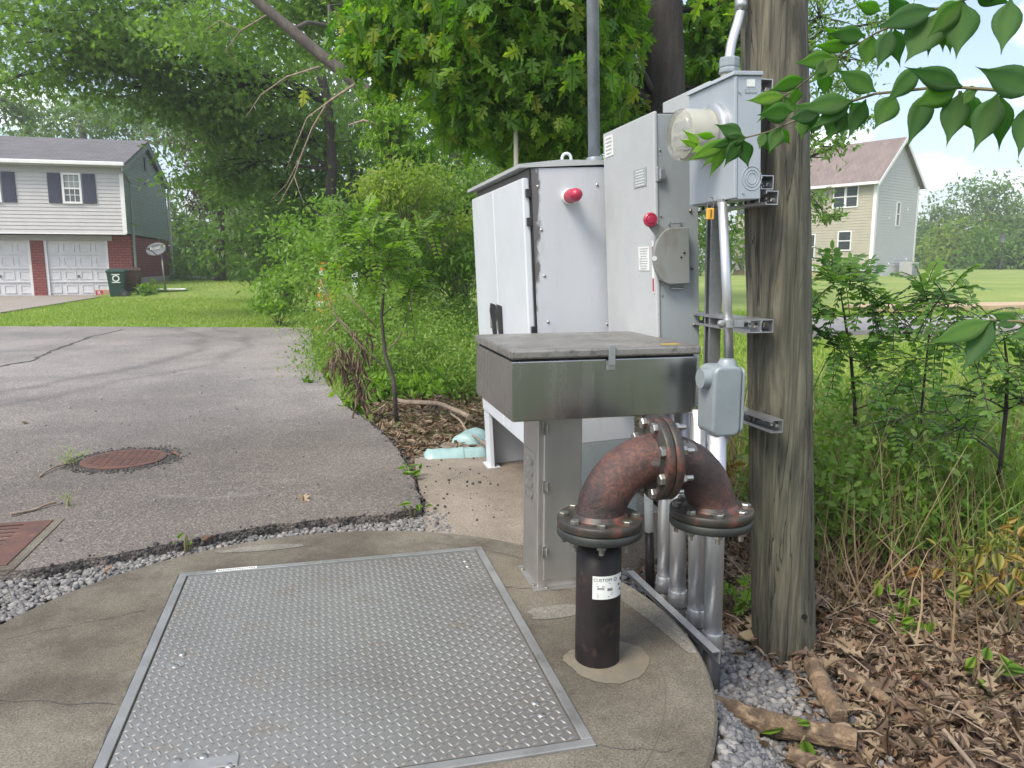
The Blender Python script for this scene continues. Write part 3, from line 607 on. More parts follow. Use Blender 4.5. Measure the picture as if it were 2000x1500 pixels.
bend(ring, [(i,(i+1)%16,16+(i+1)%16,16+i) for i in range(16)], R(-66), .259)
for cx, cz, s_ in ((R(-44),.253,.008),(R(-47),.225,.006),(R(-52),.240,.005)):
    random.seed(int(cz*1000)); pts = [(s_*random.uniform(.4,1)*math.cos(a), s_*random.uniform(.4,1)*math.sin(a), 0) for a in [2*math.pi*i/11 for i in range(11)]]; bend(pts, [tuple(range(11))], cx, cz)
mb.build('print', m_ink, st)

# ================================================================== STAINLESS JUNCTION BOX ON PEDESTAL
t = thing('junction_box', 'flat stainless junction box on a stainless pedestal beside the flanged pipe', 'junction box', W(.544, 2.18, 0), AL)
bw, bd = .60, .54; b0, b1 = .616, .798
mb = MB(); mb.box(0, bw, 0, bd, b0, b1); mb.build('box', m_ss, t, bevel=.004)
mb = MB(); mb.box(.010, bw-.010, .010, bd-.01, b1, b1+.008); mb.build('gasket', m_dark, t)
mb = MB(); mb.box(-.006, bw+.006, -.010, bd+.004, b1+.007, b1+.034); mb.build('lid', m_sstop, t, bevel=.006)
u, z = onV(1195, 680, 2.17); hx = u-.544
mb = MB(); mb.box(hx-.011, hx+.011, -.0145, -.011, b1-.018, b1+.045); mb.box(hx-.014, hx+.014, -.005, -.001, b1-.034, b1-.004); hs = mb.build('hasp', m_galv, t, bevel=.003)
for dx in (-.006, .006):
    mb = MB(); hexbolt(mb, (hx+dx, -.005, b1-.022), (0,-1,0), .0035, .003); mb.build('screw', m_bolt, hs)
mb = MB(); mb.box(bw-.10, bw-.045, .035, .06, b1+.0345, b1+.036); mb.build('tag', m_gold, t)
px0, px1, py0, py1 = .676-.544, .830-.544, 2.354-2.18+.008, 2.545-2.18
mb = MB(); mb.box(px0, px1, py0, py1, .004, b0); mb.build('pedestal', m_ssdark, t, bevel=.003)
mb = MB(); mb.box(px0-.016, px1+.03, py0-.022, py1+.02, -.002, .005); pf = mb.build('base_flange', m_ssdark, t, bevel=.001)
mb = MB(); mb.box(px0+.018, px1-.006, py0-.010, py0-.001, .03, b0-.012); mb.build('door', m_ssdark, t, bevel=.004)
for x, y in ((px0-.008, py0+.02),(px0+.03,py0-.013),(px1-.01,py0-.013),(px0-.008,py1-.02)):
    mb = MB(); hexbolt(mb, (x,y,.005), (0,0,1), .007, .005); mb.build('bolt', m_boltdull, pf)
for zc in (.555, .360, .135):
    mb = MB(); mb.box(px0+.012, px0+.022, py0-.020, py0-.009, zc-.022, zc+.022); mb.box(px0+.020, px0+.034, py0-.026, py0-.012, zc-.010, zc+.012); mb.cyl((px0+.026,py0-.027,zc-.016),(px0+.026,py0-.027,zc+.018), .003, n=8); mb.build('latch', m_bolt, t, bevel=.0015)
mb = MB(); v0 = (py0+py1)/2; mb.box(px0-.003, px0-.0005, py0+.03, py1-.03, .27, .46); lp = mb.build('louvre_plate', m_ssdark, t)
mb = MB()
for k in range(4): mb.ext([(px0-.004,py0+.045,.305+k*.038),(px0-.012,py0+.045,.301+k*.038),(px0-.004,py0+.045,.322+k*.038)], (0,py1-py0-.09,0))
mb.build('louvre', m_bolt, lp)

# ================================================================== WHITE CONTROL CABINET
CU, CV = .862, 2.985; CL = R(-2.7)
t = thing('control_cabinet', 'tall white two door cabinet on legs with a red beacon on its side', 'cabinet', W(CU, CV, 0), AL, lean=CL)
cw, cd, ct, cb_ = .44, 1.05, 1.455, .31
m_cabside = M('cabinet side white', (.50,.525,.57), (.45,.475,.515), 2.5, .42, 0, .05, 12, c3=(.38,.385,.39), s3=9, f3=(.55,.85), stretch=(1,1,.35), bdist=.006)
def stainmask():
    nt = m_cabside.node_tree; b = nt.nodes['Principled BSDF']; src = b.inputs['Base Color'].links[0].from_socket
    tcn = N(nt, 'ShaderNodeTexCoord'); sp = N(nt, 'ShaderNodeSeparateXYZ'); LK(nt, tcn.outputs['Object'], sp.inputs[0])
    n = noise(nt, 34, 7, .72, (1,1,.35)); n2 = noise(nt, 5, 4, .6, (1,1,.5))
    a = N(nt, 'ShaderNodeMapRange'); a.inputs['From Min'].default_value = .012; a.inputs['From Max'].default_value = .085; a.inputs['To Min'].default_value = .50; a.inputs['To Max'].default_value = -.32; LK(nt, sp.outputs['X'], a.inputs['Value'])
    c = N(nt, 'ShaderNodeMapRange'); c.inputs['From Min'].default_value = .85; c.inputs['From Max'].default_value = 1.34; c.inputs['To Min'].default_value = -.30; c.inputs['To Max'].default_value = .10; LK(nt, sp.outputs['Z'], c.inputs['Value'])
    ad = N(nt, 'ShaderNodeMath'); ad.operation = 'ADD'; LK(nt, a.outputs[0], ad.inputs[0]); LK(nt, c.outputs[0], ad.inputs[1])
    a2 = N(nt, 'ShaderNodeMath'); a2.operation = 'ADD'; LK(nt, ad.outputs[0], a2.inputs[0]); LK(nt, n.outputs['Fac'], a2.inputs[1])
    r = ramp(nt, a2.outputs[0], [(.52, 0), (.66, .88)]); LK(nt, mix(nt, src, (.065,.055,.055), r.outputs[0]), b.inputs['Base Color'])
stainmask()
mb = MB(); mb.box(.022, cw, 0, cd, cb_+.02, ct); mb.build('body', m_cabside, t, bevel=.003)
mb = MB(); mb.add([(-.022,-.006,ct+.002),(cw+.01,-.006,ct+.010),(cw+.01,cd+.02,ct+.010),(-.022,cd+.02,ct+.002),(-.022,-.006,ct+.016),(cw*.35,-.006,ct+.030),(cw*.35,cd+.02,ct+.030),(-.022,cd+.02,ct+.016),(cw+.01,-.006,ct+.020),(cw+.01,cd+.02,ct+.020)],
    [(0,1,8,5,4),(3,7,6,9,2),(0,4,7,3),(4,5,6,7),(5,8,9,6),(8,1,2,9),(0,3,2,1)]); mb.build('roof', m_panel, t)
for y0, y1, hy in ((.012, .535, .47), (.541, cd-.012, .60)):
    mb = MB(); mb.box(-.008, .021, y0, y1, cb_, ct-.035); d = mb.build('door', m_white, t, bevel=.006)
    mb = MB(); mb.ext([(-.009,hy-.013,.74),(-.024,hy-.013,.74),(-.036,hy-.013,.87),(-.030,hy-.013,.905),(-.009,hy-.013,.895)], (0,.026,0)); hn = mb.build('handle', m_black, d, bevel=.003)
    mb = MB(); mb.cyl((-.03,hy,.785),(-.03,hy,.83), .007, n=10); mb.build('lock', m_bolt, hn)
mb = MB(); mb.box(.0215, .026, -.0012, .012, cb_+.02, ct); mb.build('corner_seam', m_dark, t)
for zc in (1.36, 1.25, .82, .72):
    mb = MB(); mb.box(.002, .022, -.006, .010, zc-.016, zc+.016); mb.build('hinge', m_black, t, bevel=.002)
m_cabin = M('under cabinet grey', (.50,.51,.53), (.45,.46,.48), 4, .5)
for y0 in (.0, cd-.11):
    mb = MB(); ya, yb = y0, y0+.11
    mb.ext([(.0,ya,0),(.0,yb,0),(.0,yb+(.05 if y0 > .5 else .02)*(-1 if y0 > .5 else 1)*-0,cb_+.02),(.0,ya,cb_+.02)], (.022,0,0)); mb.build('leg', m_white, t, bevel=.002)
mb = MB(); mb.box(.022, cw, .0, .012, 0, cb_+.02); mb.build('side_skirt', m_panelside, t)  # near skirt in darker grey, the shade it stands in is part of the colour
mb = MB(); mb.box(.022, cw, cd-.012, cd, 0, cb_+.02); mb.build('side_skirt', m_cabin, t)
mb = MB(); mb.box(cw-.012, cw, .012, cd-.012, 0, cb_+.02); mb.build('back_skirt', m_cabin, t)
for ya in (-.01, cd-.12):
    mb = MB(); mb.box(-.018, .05, ya, ya+.14, -.002, .004); mb.build('foot_flange', m_cabin, t)
for px, py in ((1065,365),(1068,450),(1070,540),(1073,630),(1180,368),(1188,640)):
    u, z = onV(px, py, CV); mb = MB(); mb.lathe([(.006,0),(.006,-.002),(.003,-.004)], 12, (u-CU+.035, -.0005, z), 'y'); mb.build('screw', m_bolt, t)
u, z = onV(1118, 388, CV); bx_, bz = u-CU+.045, z
bc = thing('x', '', '') if False else None
mb = MB(); mb.lathe([(.030,-.0005),(.030,-.022),(.026,-.026)], 28, (bx_,0,bz), 'y'); bcn = mb.build('beacon_base', m_label, t, auto=40)
mb = MB(); mb.lathe([(.027,-.024),(.028,-.034),(.026,-.036),(.026,-.095),(.022,-.112),(.012,-.122),(.003,-.124)], 28, (bx_,0,bz), 'y'); mb.build('beacon_lens', m_red, bcn, auto=40)
u, z = onV(1116, 318, CV+.22); ex = u-CU+.05
mb = MB(); mb.tube([(ex+.020*math.cos(a), .22, ct+.060+.022*math.sin(a)) for a in [2*math.pi*i/20-math.pi/2 for i in range(21)]], .0065, 10, cap=False); mb.lathe([(.012,ct+.012),(.012,ct+.026),(.007,ct+.04)], 14, (ex,.22,0)); mb.build('lifting_eye', m_white, t, smooth=True)
p0 = D(1166, 322, 3.40); p1 = D(1161, -150, 3.40); u0_, v0_ = UV(p0)
mb = MB(); lx, ly = u0_-CU+.058, v0_-CV
mb.cyl((lx,ly,ct+.01),(lx+.04,ly,3.6), .0255, n=24); mast = mb.build('mast', m_mastgrey, t, smooth=True)
mb = MB(); mb.lathe([(.040,ct+.004),(.038,ct+.03),(.033,ct+.045),(.033,ct+.06),(.030,ct+.065),(.0265,ct+.066)], 28, (lx,ly,0)); mb.build('collar', m_mastgrey, mast, auto=40)
mb = MB(); a0, a1 = R(215), R(238)
mb.add([(lx+.016+.0262*math.cos(a), ly+.0262*math.sin(a), z) for z in (1.86, 1.92) for a in (a0, (a0+a1)/2, a1)], [(0,1,4,3),(1,2,5,4)]); mb.build('sticker', m_label, mast)
p = D(1011, 300, 4.6)
t = thing('marker_post', 'thin off white pole standing up behind the white cabinet', 'pole', (p[0], p[1], H(p[0], p[1])))
mb = MB(); zt = D(1011, 234, 4.6)[2]-H(p[0], p[1]); mb.cyl((0,0,-.1),(-.01,0,zt), .014, n=14); mb.build('post', M('aged pvc', (.48,.46,.38), (.38,.36,.30), 10, .6), t, smooth=True)
mb = MB(); mb.lathe([(.016,zt-.02),(.016,zt+.004),(.012,zt+.008)], 14, (-.01,0,0)); mb.build('cap', m_label, t)

# ================================================================== GREY DISCONNECT PANEL
QU, QV, QZ = 1.150, 2.476, .58; QL = -.050
t = thing('disconnect_panel', 'tall light grey electrical enclosure with a red knob and round edged switch plate', 'electrical panel', W(QU, QV, QZ), AL, lean=QL)
qw, qd, qt = .165, .46, 1.008
def q(px, py): u, z = onV(px, py, QV); return u-QU+(z-QZ)*.05, z-QZ
def qf(px, py): v, z = onU(px, py, QU-.03); return v-QV, z-QZ
mb = MB(); mb.box(.016, qw, 0, qd, 0, qt-.008); mb.build('body', m_panelside, t, bevel=.003)
mb = MB(); mb.box(0, .015, -.006, qd+.006, 0, qt); mb.build('door', m_panel, t, bevel=.005)
mb = MB(); mb.box(.0152, qw-.01, .004, qd-.004, qt-.008, qt-.004); mb.build('top_gasket', m_dark, t)
for px, py in ((1283,293),(1287,422),(1293,577)):
    x, z = q(px, py); mb = MB(); mb.lathe([(.004,-.0005),(.004,-.003),(.002,-.004)], 10, (.024,0,z), 'y'); mb.build('screw', m_bolt, t)
for px, py in ((1348,415),(1351,527),(1355,638)):
    x, z = q(px, py); mb = MB(); mb.lathe([(.006,-.0005),(.006,-.004),(.002,-.008)], 10, (x,0,z), 'y'); mb.build('screw', m_boltdull, t)
x, z = q(1287, 341); mb = MB(); mb.box(.005, .030, -.016, -.001, z-.024, z+.024); mb.box(.014,.034,-.020,-.014,z-.018,z+.018); mb.build('latch', m_galv, t, bevel=.004)
# switch plate: flat right edge, half round left edge
cxp, czp = q(1300, 502); rr = .091
x1, _ = q(1338, 500); ptop = q(1325, 447)[1]; pbot = q(1325, 556)[1]
poly = [(x1, ptop), (cxp+.005, ptop)]+[(cxp+.010-.068*math.sin(a), czp+(ptop-czp)*math.cos(a)) for a in [math.pi*i/14 for i in range(1,14)]]+[(cxp+.005, pbot), (x1, pbot)]
mb = MB(); mb.ext([(x, -.012, z) for x, z in poly], (0, -.022, 0)); sw = mb.build('switch_plate', m_plate, t, bevel=.003)
mb = MB()
for px, py in ((1322,505),(1328,497)):
    x, z = q(px, py); mb.lathe([(.004,-.0345),(.004,-.0352)], 12, (x,0,z), 'y')
mb.build('holes', m_dark, sw)
x, z = q(1266, 504); mb = MB(); mb.lathe([(.009,-.0345),(.009,-.0353)], 14, (x+.008,0,z), 'y'); mb.build('window', m_label, sw)
kx, kz = q(1262, 429)
mb = MB(); mb.ext([(kx-.004,-.030,kz-.022),(kx+.018,-.030,kz-.006),(cxp-.005,-.030,czp+.085),(cxp-.040,-.030,czp+.060)], (0,.006,0)); ha = mb.build('handle_arm', m_plate, t, bevel=.001)
mb = MB(); mb.lathe([(.019,-.026),(.024,-.030),(.024,-.040),(.020,-.044),(.015,-.043),(.013,-.046),(.006,-.047),(.001,-.047)], 30, (kx,0,kz), 'y'); mb.build('knob', m_red, ha, auto=40)
for zt_, s_ in ((ptop+.012, 1), (pbot-.012, -1)):
    mb = MB(); xc = q(1318, 447)[0]; mb.tube([(xc-.022,-.002,zt_),(xc-.022,-.012,zt_+.004*s_),(xc+.022,-.012,zt_+.004*s_),(xc+.022,-.002,zt_)], .0035, 8); mb.build('hinge_pin', m_galv, t)
def lab(px0, py0, px1, py1, mat, lines, name='label_plate', inkm=None):
    ya, za = qf(px0, py0); yb, zb = qf(px1, py1); yl, yh = min(ya, yb), max(ya, yb)
    mb = MB(); mb.box(-.0022, -.0005, yl, yh, min(za,zb), max(za,zb)); o = mb.build(name, mat, t)
    mb = MB(); h = abs(za-zb)
    for k in range(lines):
        zz = max(za,zb)-h*(k+.8)/(lines+.6); random.seed(k+int(px0)); w0 = random.uniform(.5,.85)*(yh-yl); ym = (yl+yh)/2
        yy = ym+w0/2
        while yy > ym-w0/2:
            wd = random.uniform(.006,.02); mb.box(-.0030, -.0023, max(yy-wd, ym-w0/2), yy, zz-h/(lines+.6)*.22, zz+h/(lines+.6)*.14); yy -= wd+.004
    if lines: mb.build('print', inkm or m_ink, o)
    return o
lab(1244,333,1268,362, m_panelside, 6, inkm=m_label); lab(1191,268,1206,302, m_label, 5, inkm=m_inkgrey); lab(1247,482,1266,528, m_label, 9, inkm=m_inkgrey)
ya, za = qf(1270, 470); yb, zb = qf(1277, 572)
mb = MB(); mb.box(-.0022, -.0005, .004, .020, zb, za); rs = mb.build('warning_strip', m_label, t); mb = MB(); mb.box(-.003, -.0023, .006, .018, zb+.004, zb+.05); mb.box(-.003,-.0023,.006,.018,za-.07,za-.02); mb.build('red_band', m_red, rs)

# second enclosure behind it
u, z = onV(1300, 219, 2.62)
t = thing('rear_enclosure', 'spotted grey enclosure top showing behind the grey panel and meter box', 'electrical panel', W(1.330, 2.50, 1.36), AL, lean=QL)
zt = 1.70-1.36
mb = MB(); mb.box(.012, .13, 0, .36, 0, zt-.006); mb.build('body', m_panelside, t, bevel=.003); mb = MB(); mb.box(0, .011, -.005, .365, 0, zt); mb.build('door', m_panel, t, bevel=.004)

# ================================================================== METER BOX
MU, MV, MZ = 1.178, 2.07, 1.268; ML = -.045
t = thing('meter_box', 'blue grey electric meter socket with round glass meter on the pole side', 'meter box', W(MU+.004, MV, MZ), AL, lean=ML)
mw, md, mh = .088, .275, .345
mb = MB(); mb.box(.012, mw, 0, md, 0, mh); mb.build('box', m_meter, t, bevel=.003)
mb = MB(); mb.box(0, .011, -.003, md+.003, .004, mh); mb.build('cover', m_meter, t, bevel=.003)
mb = MB(); mb.ext([(-.008,-.006,mh),(mw+.002,-.006,mh),(mw+.002,-.006,mh+.012),(-.003,-.006,mh+.012)], (0,md+.012,0)); mb.build('cap', m_meter, t, bevel=.002)
mv, mz_ = onU(1398, 263, MU); mv -= MV; mz_ -= MZ; mv = max(.115, min(mv, .16))
mb = MB(); mb.lathe([(.090,-.0005),(.090,-.012),(.084,-.016),(.080,-.018)], 40, (0,mv,mz_), 'x'); mb.build('meter_ring', m_alu, t, auto=40)
mb = MB(); mb.lathe([(.074,-.016),(.074,-.030),(.074,-.112),(.070,-.122),(.063,-.126),(.001,-.126)], 44, (0,mv,mz_), 'x'); mg = mb.build('meter_glass', m_clear, t, auto=40)
mb = MB(); mb.lathe([(.060,-.02),(.060,-.062),(.055,-.092),(.055,-.096),(.001,-.096)], 36, (0,mv,mz_), 'x'); mf = mb.build('meter_body', M('meter ivory', (.44,.44,.40), (.37,.37,.34), 10, .5), t, auto=40)
mb = MB(); mb.box(-.0985, -.0965, mv-.035, mv+.035, mz_+.012, mz_+.036)
for k in range(5): mb.lathe([(.007,-.0965),(.007,-.098)], 14, (0,mv-.034+k*.017,mz_-.006), 'x')
mb.box(-.0985,-.0965,mv-.03,mv+.03,mz_-.04,mz_-.037); mb.box(-.0985,-.0965,mv-.024,mv+.024,mz_-.032,mz_-.03); mb.build('dial', m_inkgrey, mf)
for r_ in (.034, .024, .016):
    mb = MB(); mb.tube([(.058+r_*math.cos(a)*.92,-.0008,.060+r_*math.sin(a)) for a in [2*math.pi*i/28 for i in range(29)]], .0011, 6, cap=False); mb.build('knockout', m_meter, t)
mb = MB(); mb.box(.040, .066, -.0016, -.0004, mh-.030, mh-.010); mb.build('sticker', m_label, t)
mb = MB(); mb.box(.034, .072, -.0012, -.0004, mh-.048, mh-.036); ep = mb.build('embossed_plate', m_lb, t)
V, Fc = text_geo('CAUTION', .008); mb = MB(); mb.add([(.053+x, -.0016, mh-.042+y) for x, y, z in V], Fc); mb.build('print', m_label, ep)
mb = MB(); mb.box(-.0014, -.0004, .10, .18, mh-.085, mh-.055); mb.build('sticker', m_label, t)
mb = MB(); mb.box(-.008, .008, .055, .085, -.012, .010); mb.cyl((-.004,.07,-.02),(-.004,.07,-.004), .005, n=10); mb.build('hasp', m_galv, t, bevel=.002)
mb = MB(); mb.lathe([(.003,-.0005),(.003,-.004)], 8, (.017,0,.30), 'y'); mb.lathe([(.003,-.0005),(.003,-.004)], 8, (.03,0,.018), 'y'); mb.build('screw', m_bolt, t)
# hub and riser conduit
hb = W(MU+.030, MV+.105, MZ+mh+.012)
t = thing('service_conduit', 'bent silver conduit rising from the top of the meter box beside the pole', 'conduit', hb, AL)
mb = MB(); mb.lathe([(.026,-.004),(.026,.006),(.024,.008),(.024,.020)], 24); mb.build('hub', M('tan hub', (.33,.29,.24), (.27,.24,.2), 8, .6), t, auto=40)
mb = MB(); mb.lathe([(.030,.018),(.031,.022),(.031,.030),(.028,.033),(.031,.036),(.031,.060),(.027,.064)], 8); mb.build('coupling', m_lb, t, bevel=.002)
pa = []
for px, py in ((1421,130),(1422,112),(1425,92),(1431,70),(1438,48),(1444,25),(1447,0),(1447,-60),(1440,-200)):
    p = D(px, py, hb[1]+ (130-py)*.0006); u, v = UV(p-np.array([hb[0],hb[1],0])); pa.append((u, v, p[2]-hb[2]))
d0 = np.array([0,0,.05])-np.array(pa[0]); pa = [(a[0]+d0[0], a[1]+d0[1], a[2]+d0[2]*.5) for a in pa]
mb = MB(); mb.tube(pa, .0145, 18); mb.build('pipe', m_alu, t, smooth=True)
mb = MB(); k = pa[5]; mb.tube([(k[0],k[1],k[2]),(k[0],k[1],k[2]+.035)], .019, 16); mb.build('fitting', m_galv, t, smooth=True)

# ================================================================== CONDUITS, STRUTS AND POLE
gb = 'upright conduits beside the slab edge'
def conduit(name, label, pts, r, mat, low=None, lowmat=None, group=None, clampz=None):
    base = pts[0]; t = thing(name, label, 'conduit', base, 0, group)
    L = [np.array(p)-base for p in pts]
    mb = MB(); mb.tube([tuple(p) for p in L], r, 20); mb.build('pipe', mat, t, smooth=True)
    if low is not None:
        mb = MB(); mb.cyl((0,0,-low), (0,0,-.0), r*1.02, n=20); mb.build('buried_sleeve', lowmat or m_black, t, smooth=True)
        mb = MB(); mb.lathe([(r+.003,-.006),(r+.005,0),(r+.005,.045),(r+.003,.050)], 20); mb.build('coupling', m_galv, t, auto=40)
    return t
lowc = .5
conduit('conduit', 'thick silver conduit nearest the camera, running from black sleeve up to grey conduit body', [D(1391,1262,2.22), D(1397,1050,2.24), D(1401,850,2.26)], .0275, m_alu, .35, group=gb)
conduit('conduit', 'silver conduit directly left of and behind the nearest one, under the far flange', [D(1361,1215,2.33), D(1361,1000,2.36), D(1366,800,2.40)], .0270, m_alu, .3, group=gb)
conduit('conduit', 'silver conduit between the two flanges, in front of a close twin', [D(1323,1178,2.46), D(1325,1000,2.48), D(1333,805,2.52)], .0275, m_alu, .3, group=gb)
conduit('conduit', 'silver conduit beside the black and white pipe', [D(1297,1150,2.56), D(1299,1000,2.58), D(1310,800,2.64)], .0250, m_alu, .25, group=gb)
p0 = D(1272,1125,2.68); p1 = D(1268,1038,2.68); p2 = D(1266,940,2.68)
t = thing('striped_pipe', 'thin pipe with black lower half and worn white upper half behind the elbow', 'pipe', p0)
mb = MB(); mb.cyl((0,0,-.1), tuple(p1-p0), .0165, n=16); mb.build('lower_half', m_black_pipe, t, smooth=True); mb = MB(); mb.cyl(tuple(p1-p0), tuple(p2-p0), .0160, n=16); mb.build('upper_half', m_label, t, smooth=True)
def strut(name, label, p, L, group, open_='x', vertical=False, lean=0, double=False):
    t = thing(name, label, 'metal channel', p, AL, group, lean=lean); mb = MB(); hs = .0205; tk = .0026
    def bb(a0,a1,b0,b1,l0,l1):     # a across (u), b height, l along
        if vertical: mb.box(a0,a1,b0,b1,l0,l1)
        else: mb.box(a0,a1,l0,l1,b0,b1)
    for off in ([0, .0415] if double else [0]):
        bb(-hs+off,hs+off,hs-tk,hs,0,L); bb(-hs+off,hs+off,-hs,-hs+tk,0,L)
        s_ = -1
        x0, x1 = ((hs-tk+off, hs+off))
        k = 0; l = 0
        while l < L:
            bb(x0,x1,-hs+tk,hs-tk,l,min(l+.022,L)); bb(x0,x1,-hs+tk,-.008,min(l+.022,L),min(l+.05,L)); bb(x0,x1,.008,hs-tk,min(l+.022,L),min(l+.05,L)); l += .05
        bb(-hs+off,-hs+tk+off,hs-.009,hs-tk,0,L); bb(-hs+off,-hs+tk+off,-hs+tk,-hs+.009,0,L)
    mb.build('channel', m_galv, t)
    for y in ([.03, L*.5] if not vertical else [L*.3]):
        mb = MB()
        if not vertical: hexbolt(mb, (hs-tk, y, 0), (-1,0,0), .010, .008); mb.cyl((hs-.02,y,0),(-.006,y,0), .005, n=8)
        else: hexbolt(mb, (hs-tk, 0, y), (-1,0,0), .010, .008)
        mb.build('bolt', m_bolt, t)
    return t
gs = 'metal strut channels holding the electrical boxes'
SU = 1.305
for px, py, lab_, L, du in ((1497,168,'short channel behind the top of the meter box',.30,0),(1499,356,'channel with its open end just behind the lower corner of the meter box',.30,.005),(1508,386,'long slotted channel crossing under the meter box to the pole',.75,.012)):
    v, z = onU(px, py, SU+du); strut('strut_channel', lab_, W(SU+du, v, z), L, gs)
v, z = onU(1497, 637, SU+.03); strut('strut_channel', 'double channel clamping the conduit to the middle of the pole', W(SU-.008, v, z), .42, gs, double=True)
v, z = onU(1518, 833, SU+.055); strut('strut_channel', 'lowest channel bolted to the pole beside the conduit body, ending in a red tipped end', W(SU+.055, v, z), .55, gs)
strut('strut_post', 'upright slotted channel post behind the silver conduit', W(1.325, 2.385, -.3), 1.66, gs, vertical=True, lean=-.02)
v, z = onU(1385, 1263, 1.045)
t = thing('edge_channel', 'bright metal angle along the slab edge carrying the conduits', 'metal channel', W(1.064, 1.88, -.030), AL+R(1))
mb = MB(); mb.box(.004, .030, 0, .62, -.003, 0); mb.box(.027,.030,0,.62,-.04,-.003); mb.build('channel', m_alu, t)
# middle conduit from meter to conduit body
conduit('riser_conduit', 'slim silver conduit from the meter box down to the rounded grey conduit body', [D(1425,720,2.33), D(1419,560,2.34), D(1411,395,2.35)], .0140, m_alu)
pc = D(1423, 632, 2.315)
t = thing('pipe_clamp', 'small pipe clamp with a bolt holding the slim conduit to the double channel', 'clamp', pc, AL)
mb = MB(); mb.lathe([(.0150,-.011),(.0165,-.011),(.0165,.011),(.0150,.011)], 20); mb.box(-.034,-.014,-.004,.004,-.010,.010); mb.box(.012,.05,-.003,.005,-.010,.010); mb.build('strap', m_galv, t)
mb = MB(); mb.lathe([(.012,-.004),(.012,-.009),(.006,-.012)], 16, (-.028,0,0), 'y'); mb.build('bolt', m_bolt, t)
# conduit body
c = D(1410, 780, 2.28)
t = thing('junction_fitting', 'rounded blue grey conduit body hanging between the silver conduits', 'conduit fitting', c, AL)
def rrect(w_, h_, r_, n=6):
    out = []
    for cx, cz, a in ((w_-r_,h_-r_,0),(-w_+r_,h_-r_,90),(-w_+r_,-h_+r_,180),(w_-r_,-h_+r_,270)):
        for i in range(n+1): out.append((cx+r_*math.cos(R(a+90*i/n)), cz+r_*math.sin(R(a+90*i/n))))
    return out
mb = MB(); mb.ext([(x-.006, -.045, z) for x, z in rrect(.046,.105,.024)], (0,.10,0)); mb.build('body', m_lb, t, bevel=.008, seg=3)
mb = MB(); mb.ext([(.0405, y, z) for y, z in rrect(.048,.100,.022)], (.007,0,0)); mb.build('cover', m_lb, t, bevel=.002)
mb = MB(); mb.tube([(-.03,0,.066),(-.075,0,.066)], [.033,.029], 24); mb.build('hub', m_lb, t, auto=40)
mb = MB(); mb.lathe([(.030,-.135),(.032,-.125),(.034,-.09)], 24, (-.008,0,0)); mb.build('hub', m_lb, t, auto=40)
mb = MB(); mb.lathe([(.030,.09),(.028,.11),(.021,.122)], 24, (.012,0,0)); mb.build('hub', m_lb, t, auto=40)
# yellow seal
p = D(1387, 417, 2.24)
t = thing('yellow_seal', 'small yellow plastic seal hanging on a wire under the meter box', 'seal', p, AL)
mb = MB(); mb.box(-.0105, .0105, -.005, .005, -.017, .015); mb.build('tag', m_yellow, t, bevel=.002); mb = MB(); mb.box(-.0012,.0012,-.0062,-.0052,-.012,.010); mb.build('slot', m_dark, t)
mb = MB(); mb.tube([(-.009,0,.015),(-.009,0,.035),(-.003,0,.045),(.005,0,.045),(.010,0,.033),(.009,0,.015)], .0012, 6); mb.build('wire', m_boltdull, t)
# utility pole
pb = G(1535, 1276, -.25); pb = np.array([pb[0], pb[1]+.02, -.25]); pt = D(1512, 0, pb[1]+.02); dv = (pt-pb)
t = thing('utility_pole', 'weathered grey round wooden utility pole right of the meter box', 'utility pole', pb)
mb = MB(); K = 26; pts = []; rad = []
for i in range(-1, 60):
    s_ = i/24; pts.append(tuple(dv*s_)); rad.append(.104-.004*s_+.0012*math.sin(i*1.3))
n_ = 48; P = pts; vs = []
random.seed(5); gro = [random.uniform(-.0018,.0018) for _ in range(n_)]
for i, p in enumerate(P):
    for k in range(n_):
        a = 2*math.pi*k/n_; r = rad[i]+gro[k]+.0015*math.sin(k*1.7+i*.35)+(-.007 if k in (31,) and 3 < i < 60 else 0)
        vs.append((p[0]+r*math.cos(a), p[1]+r*math.sin(a), p[2]))
mb.add(vs, [(i*n_+k, i*n_+(k+1)%n_, (i+1)*n_+(k+1)%n_, (i+1)*n_+k) for i in range(len(P)-1) for k in range(n_)]+[tuple(range(n_-1,-1,-1)), tuple(range((len(P)-1)*n_, len(P)*n_))])
mb.build('shaft', m_pole, t, smooth=True)
a = R(-100); mb = MB(); mb.lathe([(.010,-.1035),(.010,-.1055)], 10, (.022,-.0,.175), 'y'); mb.build('bolt_hole', m_dark, t)
p = G(1465, 1248, -.22)
mb = MB(); mb.ico((0,0,.01), .035, (1.3,1,.6), .15); o = mb.build('rock', m_rock, smooth=False, bevel=.004); o.location = tuple(p); tag(o, 'tan flat rock at the foot of the wooden pole', 'rock')

# ================================================================== LOT FURNITURE: grate, manhole
g0 = G(105, 1018, .03); u, v = UV(g0)
t = thing('storm_grate', 'rusty slotted storm drain grate in a concrete collar at the asphalt corner', 'storm drain', W(u-.70, v-.50, .03), AL)
mb = MB(); mb.box(-.05, .735, -.045, -.0, -.1, .004); mb.box(-.05,.735,.5,.52,-.1,.004); mb.box(.70,.735,0,.5,-.1,.004); mb.box(-.05,0,0,.5,-.1,.004); mb.build('concrete_collar', m_conc, t)
mb = MB(); mb.box(0, .70, 0, .03, -.03, .008); mb.box(0,.70,.47,.50,-.03,.008); mb.box(0,.03,.03,.47,-.03,.008); mb.box(.67,.70,.03,.47,-.03,.008)
for k in range(9): mb.box(.03, .64 if k % 3 else .60, .046+k*.048, .068+k*.048, -.03, .006)
mb.box(.60,.67,.03,.47,-.03,.0055); mb.box(.32,.35,.03,.47,-.03,.0052); mb.build('grate', m_rust, t, bevel=.002)
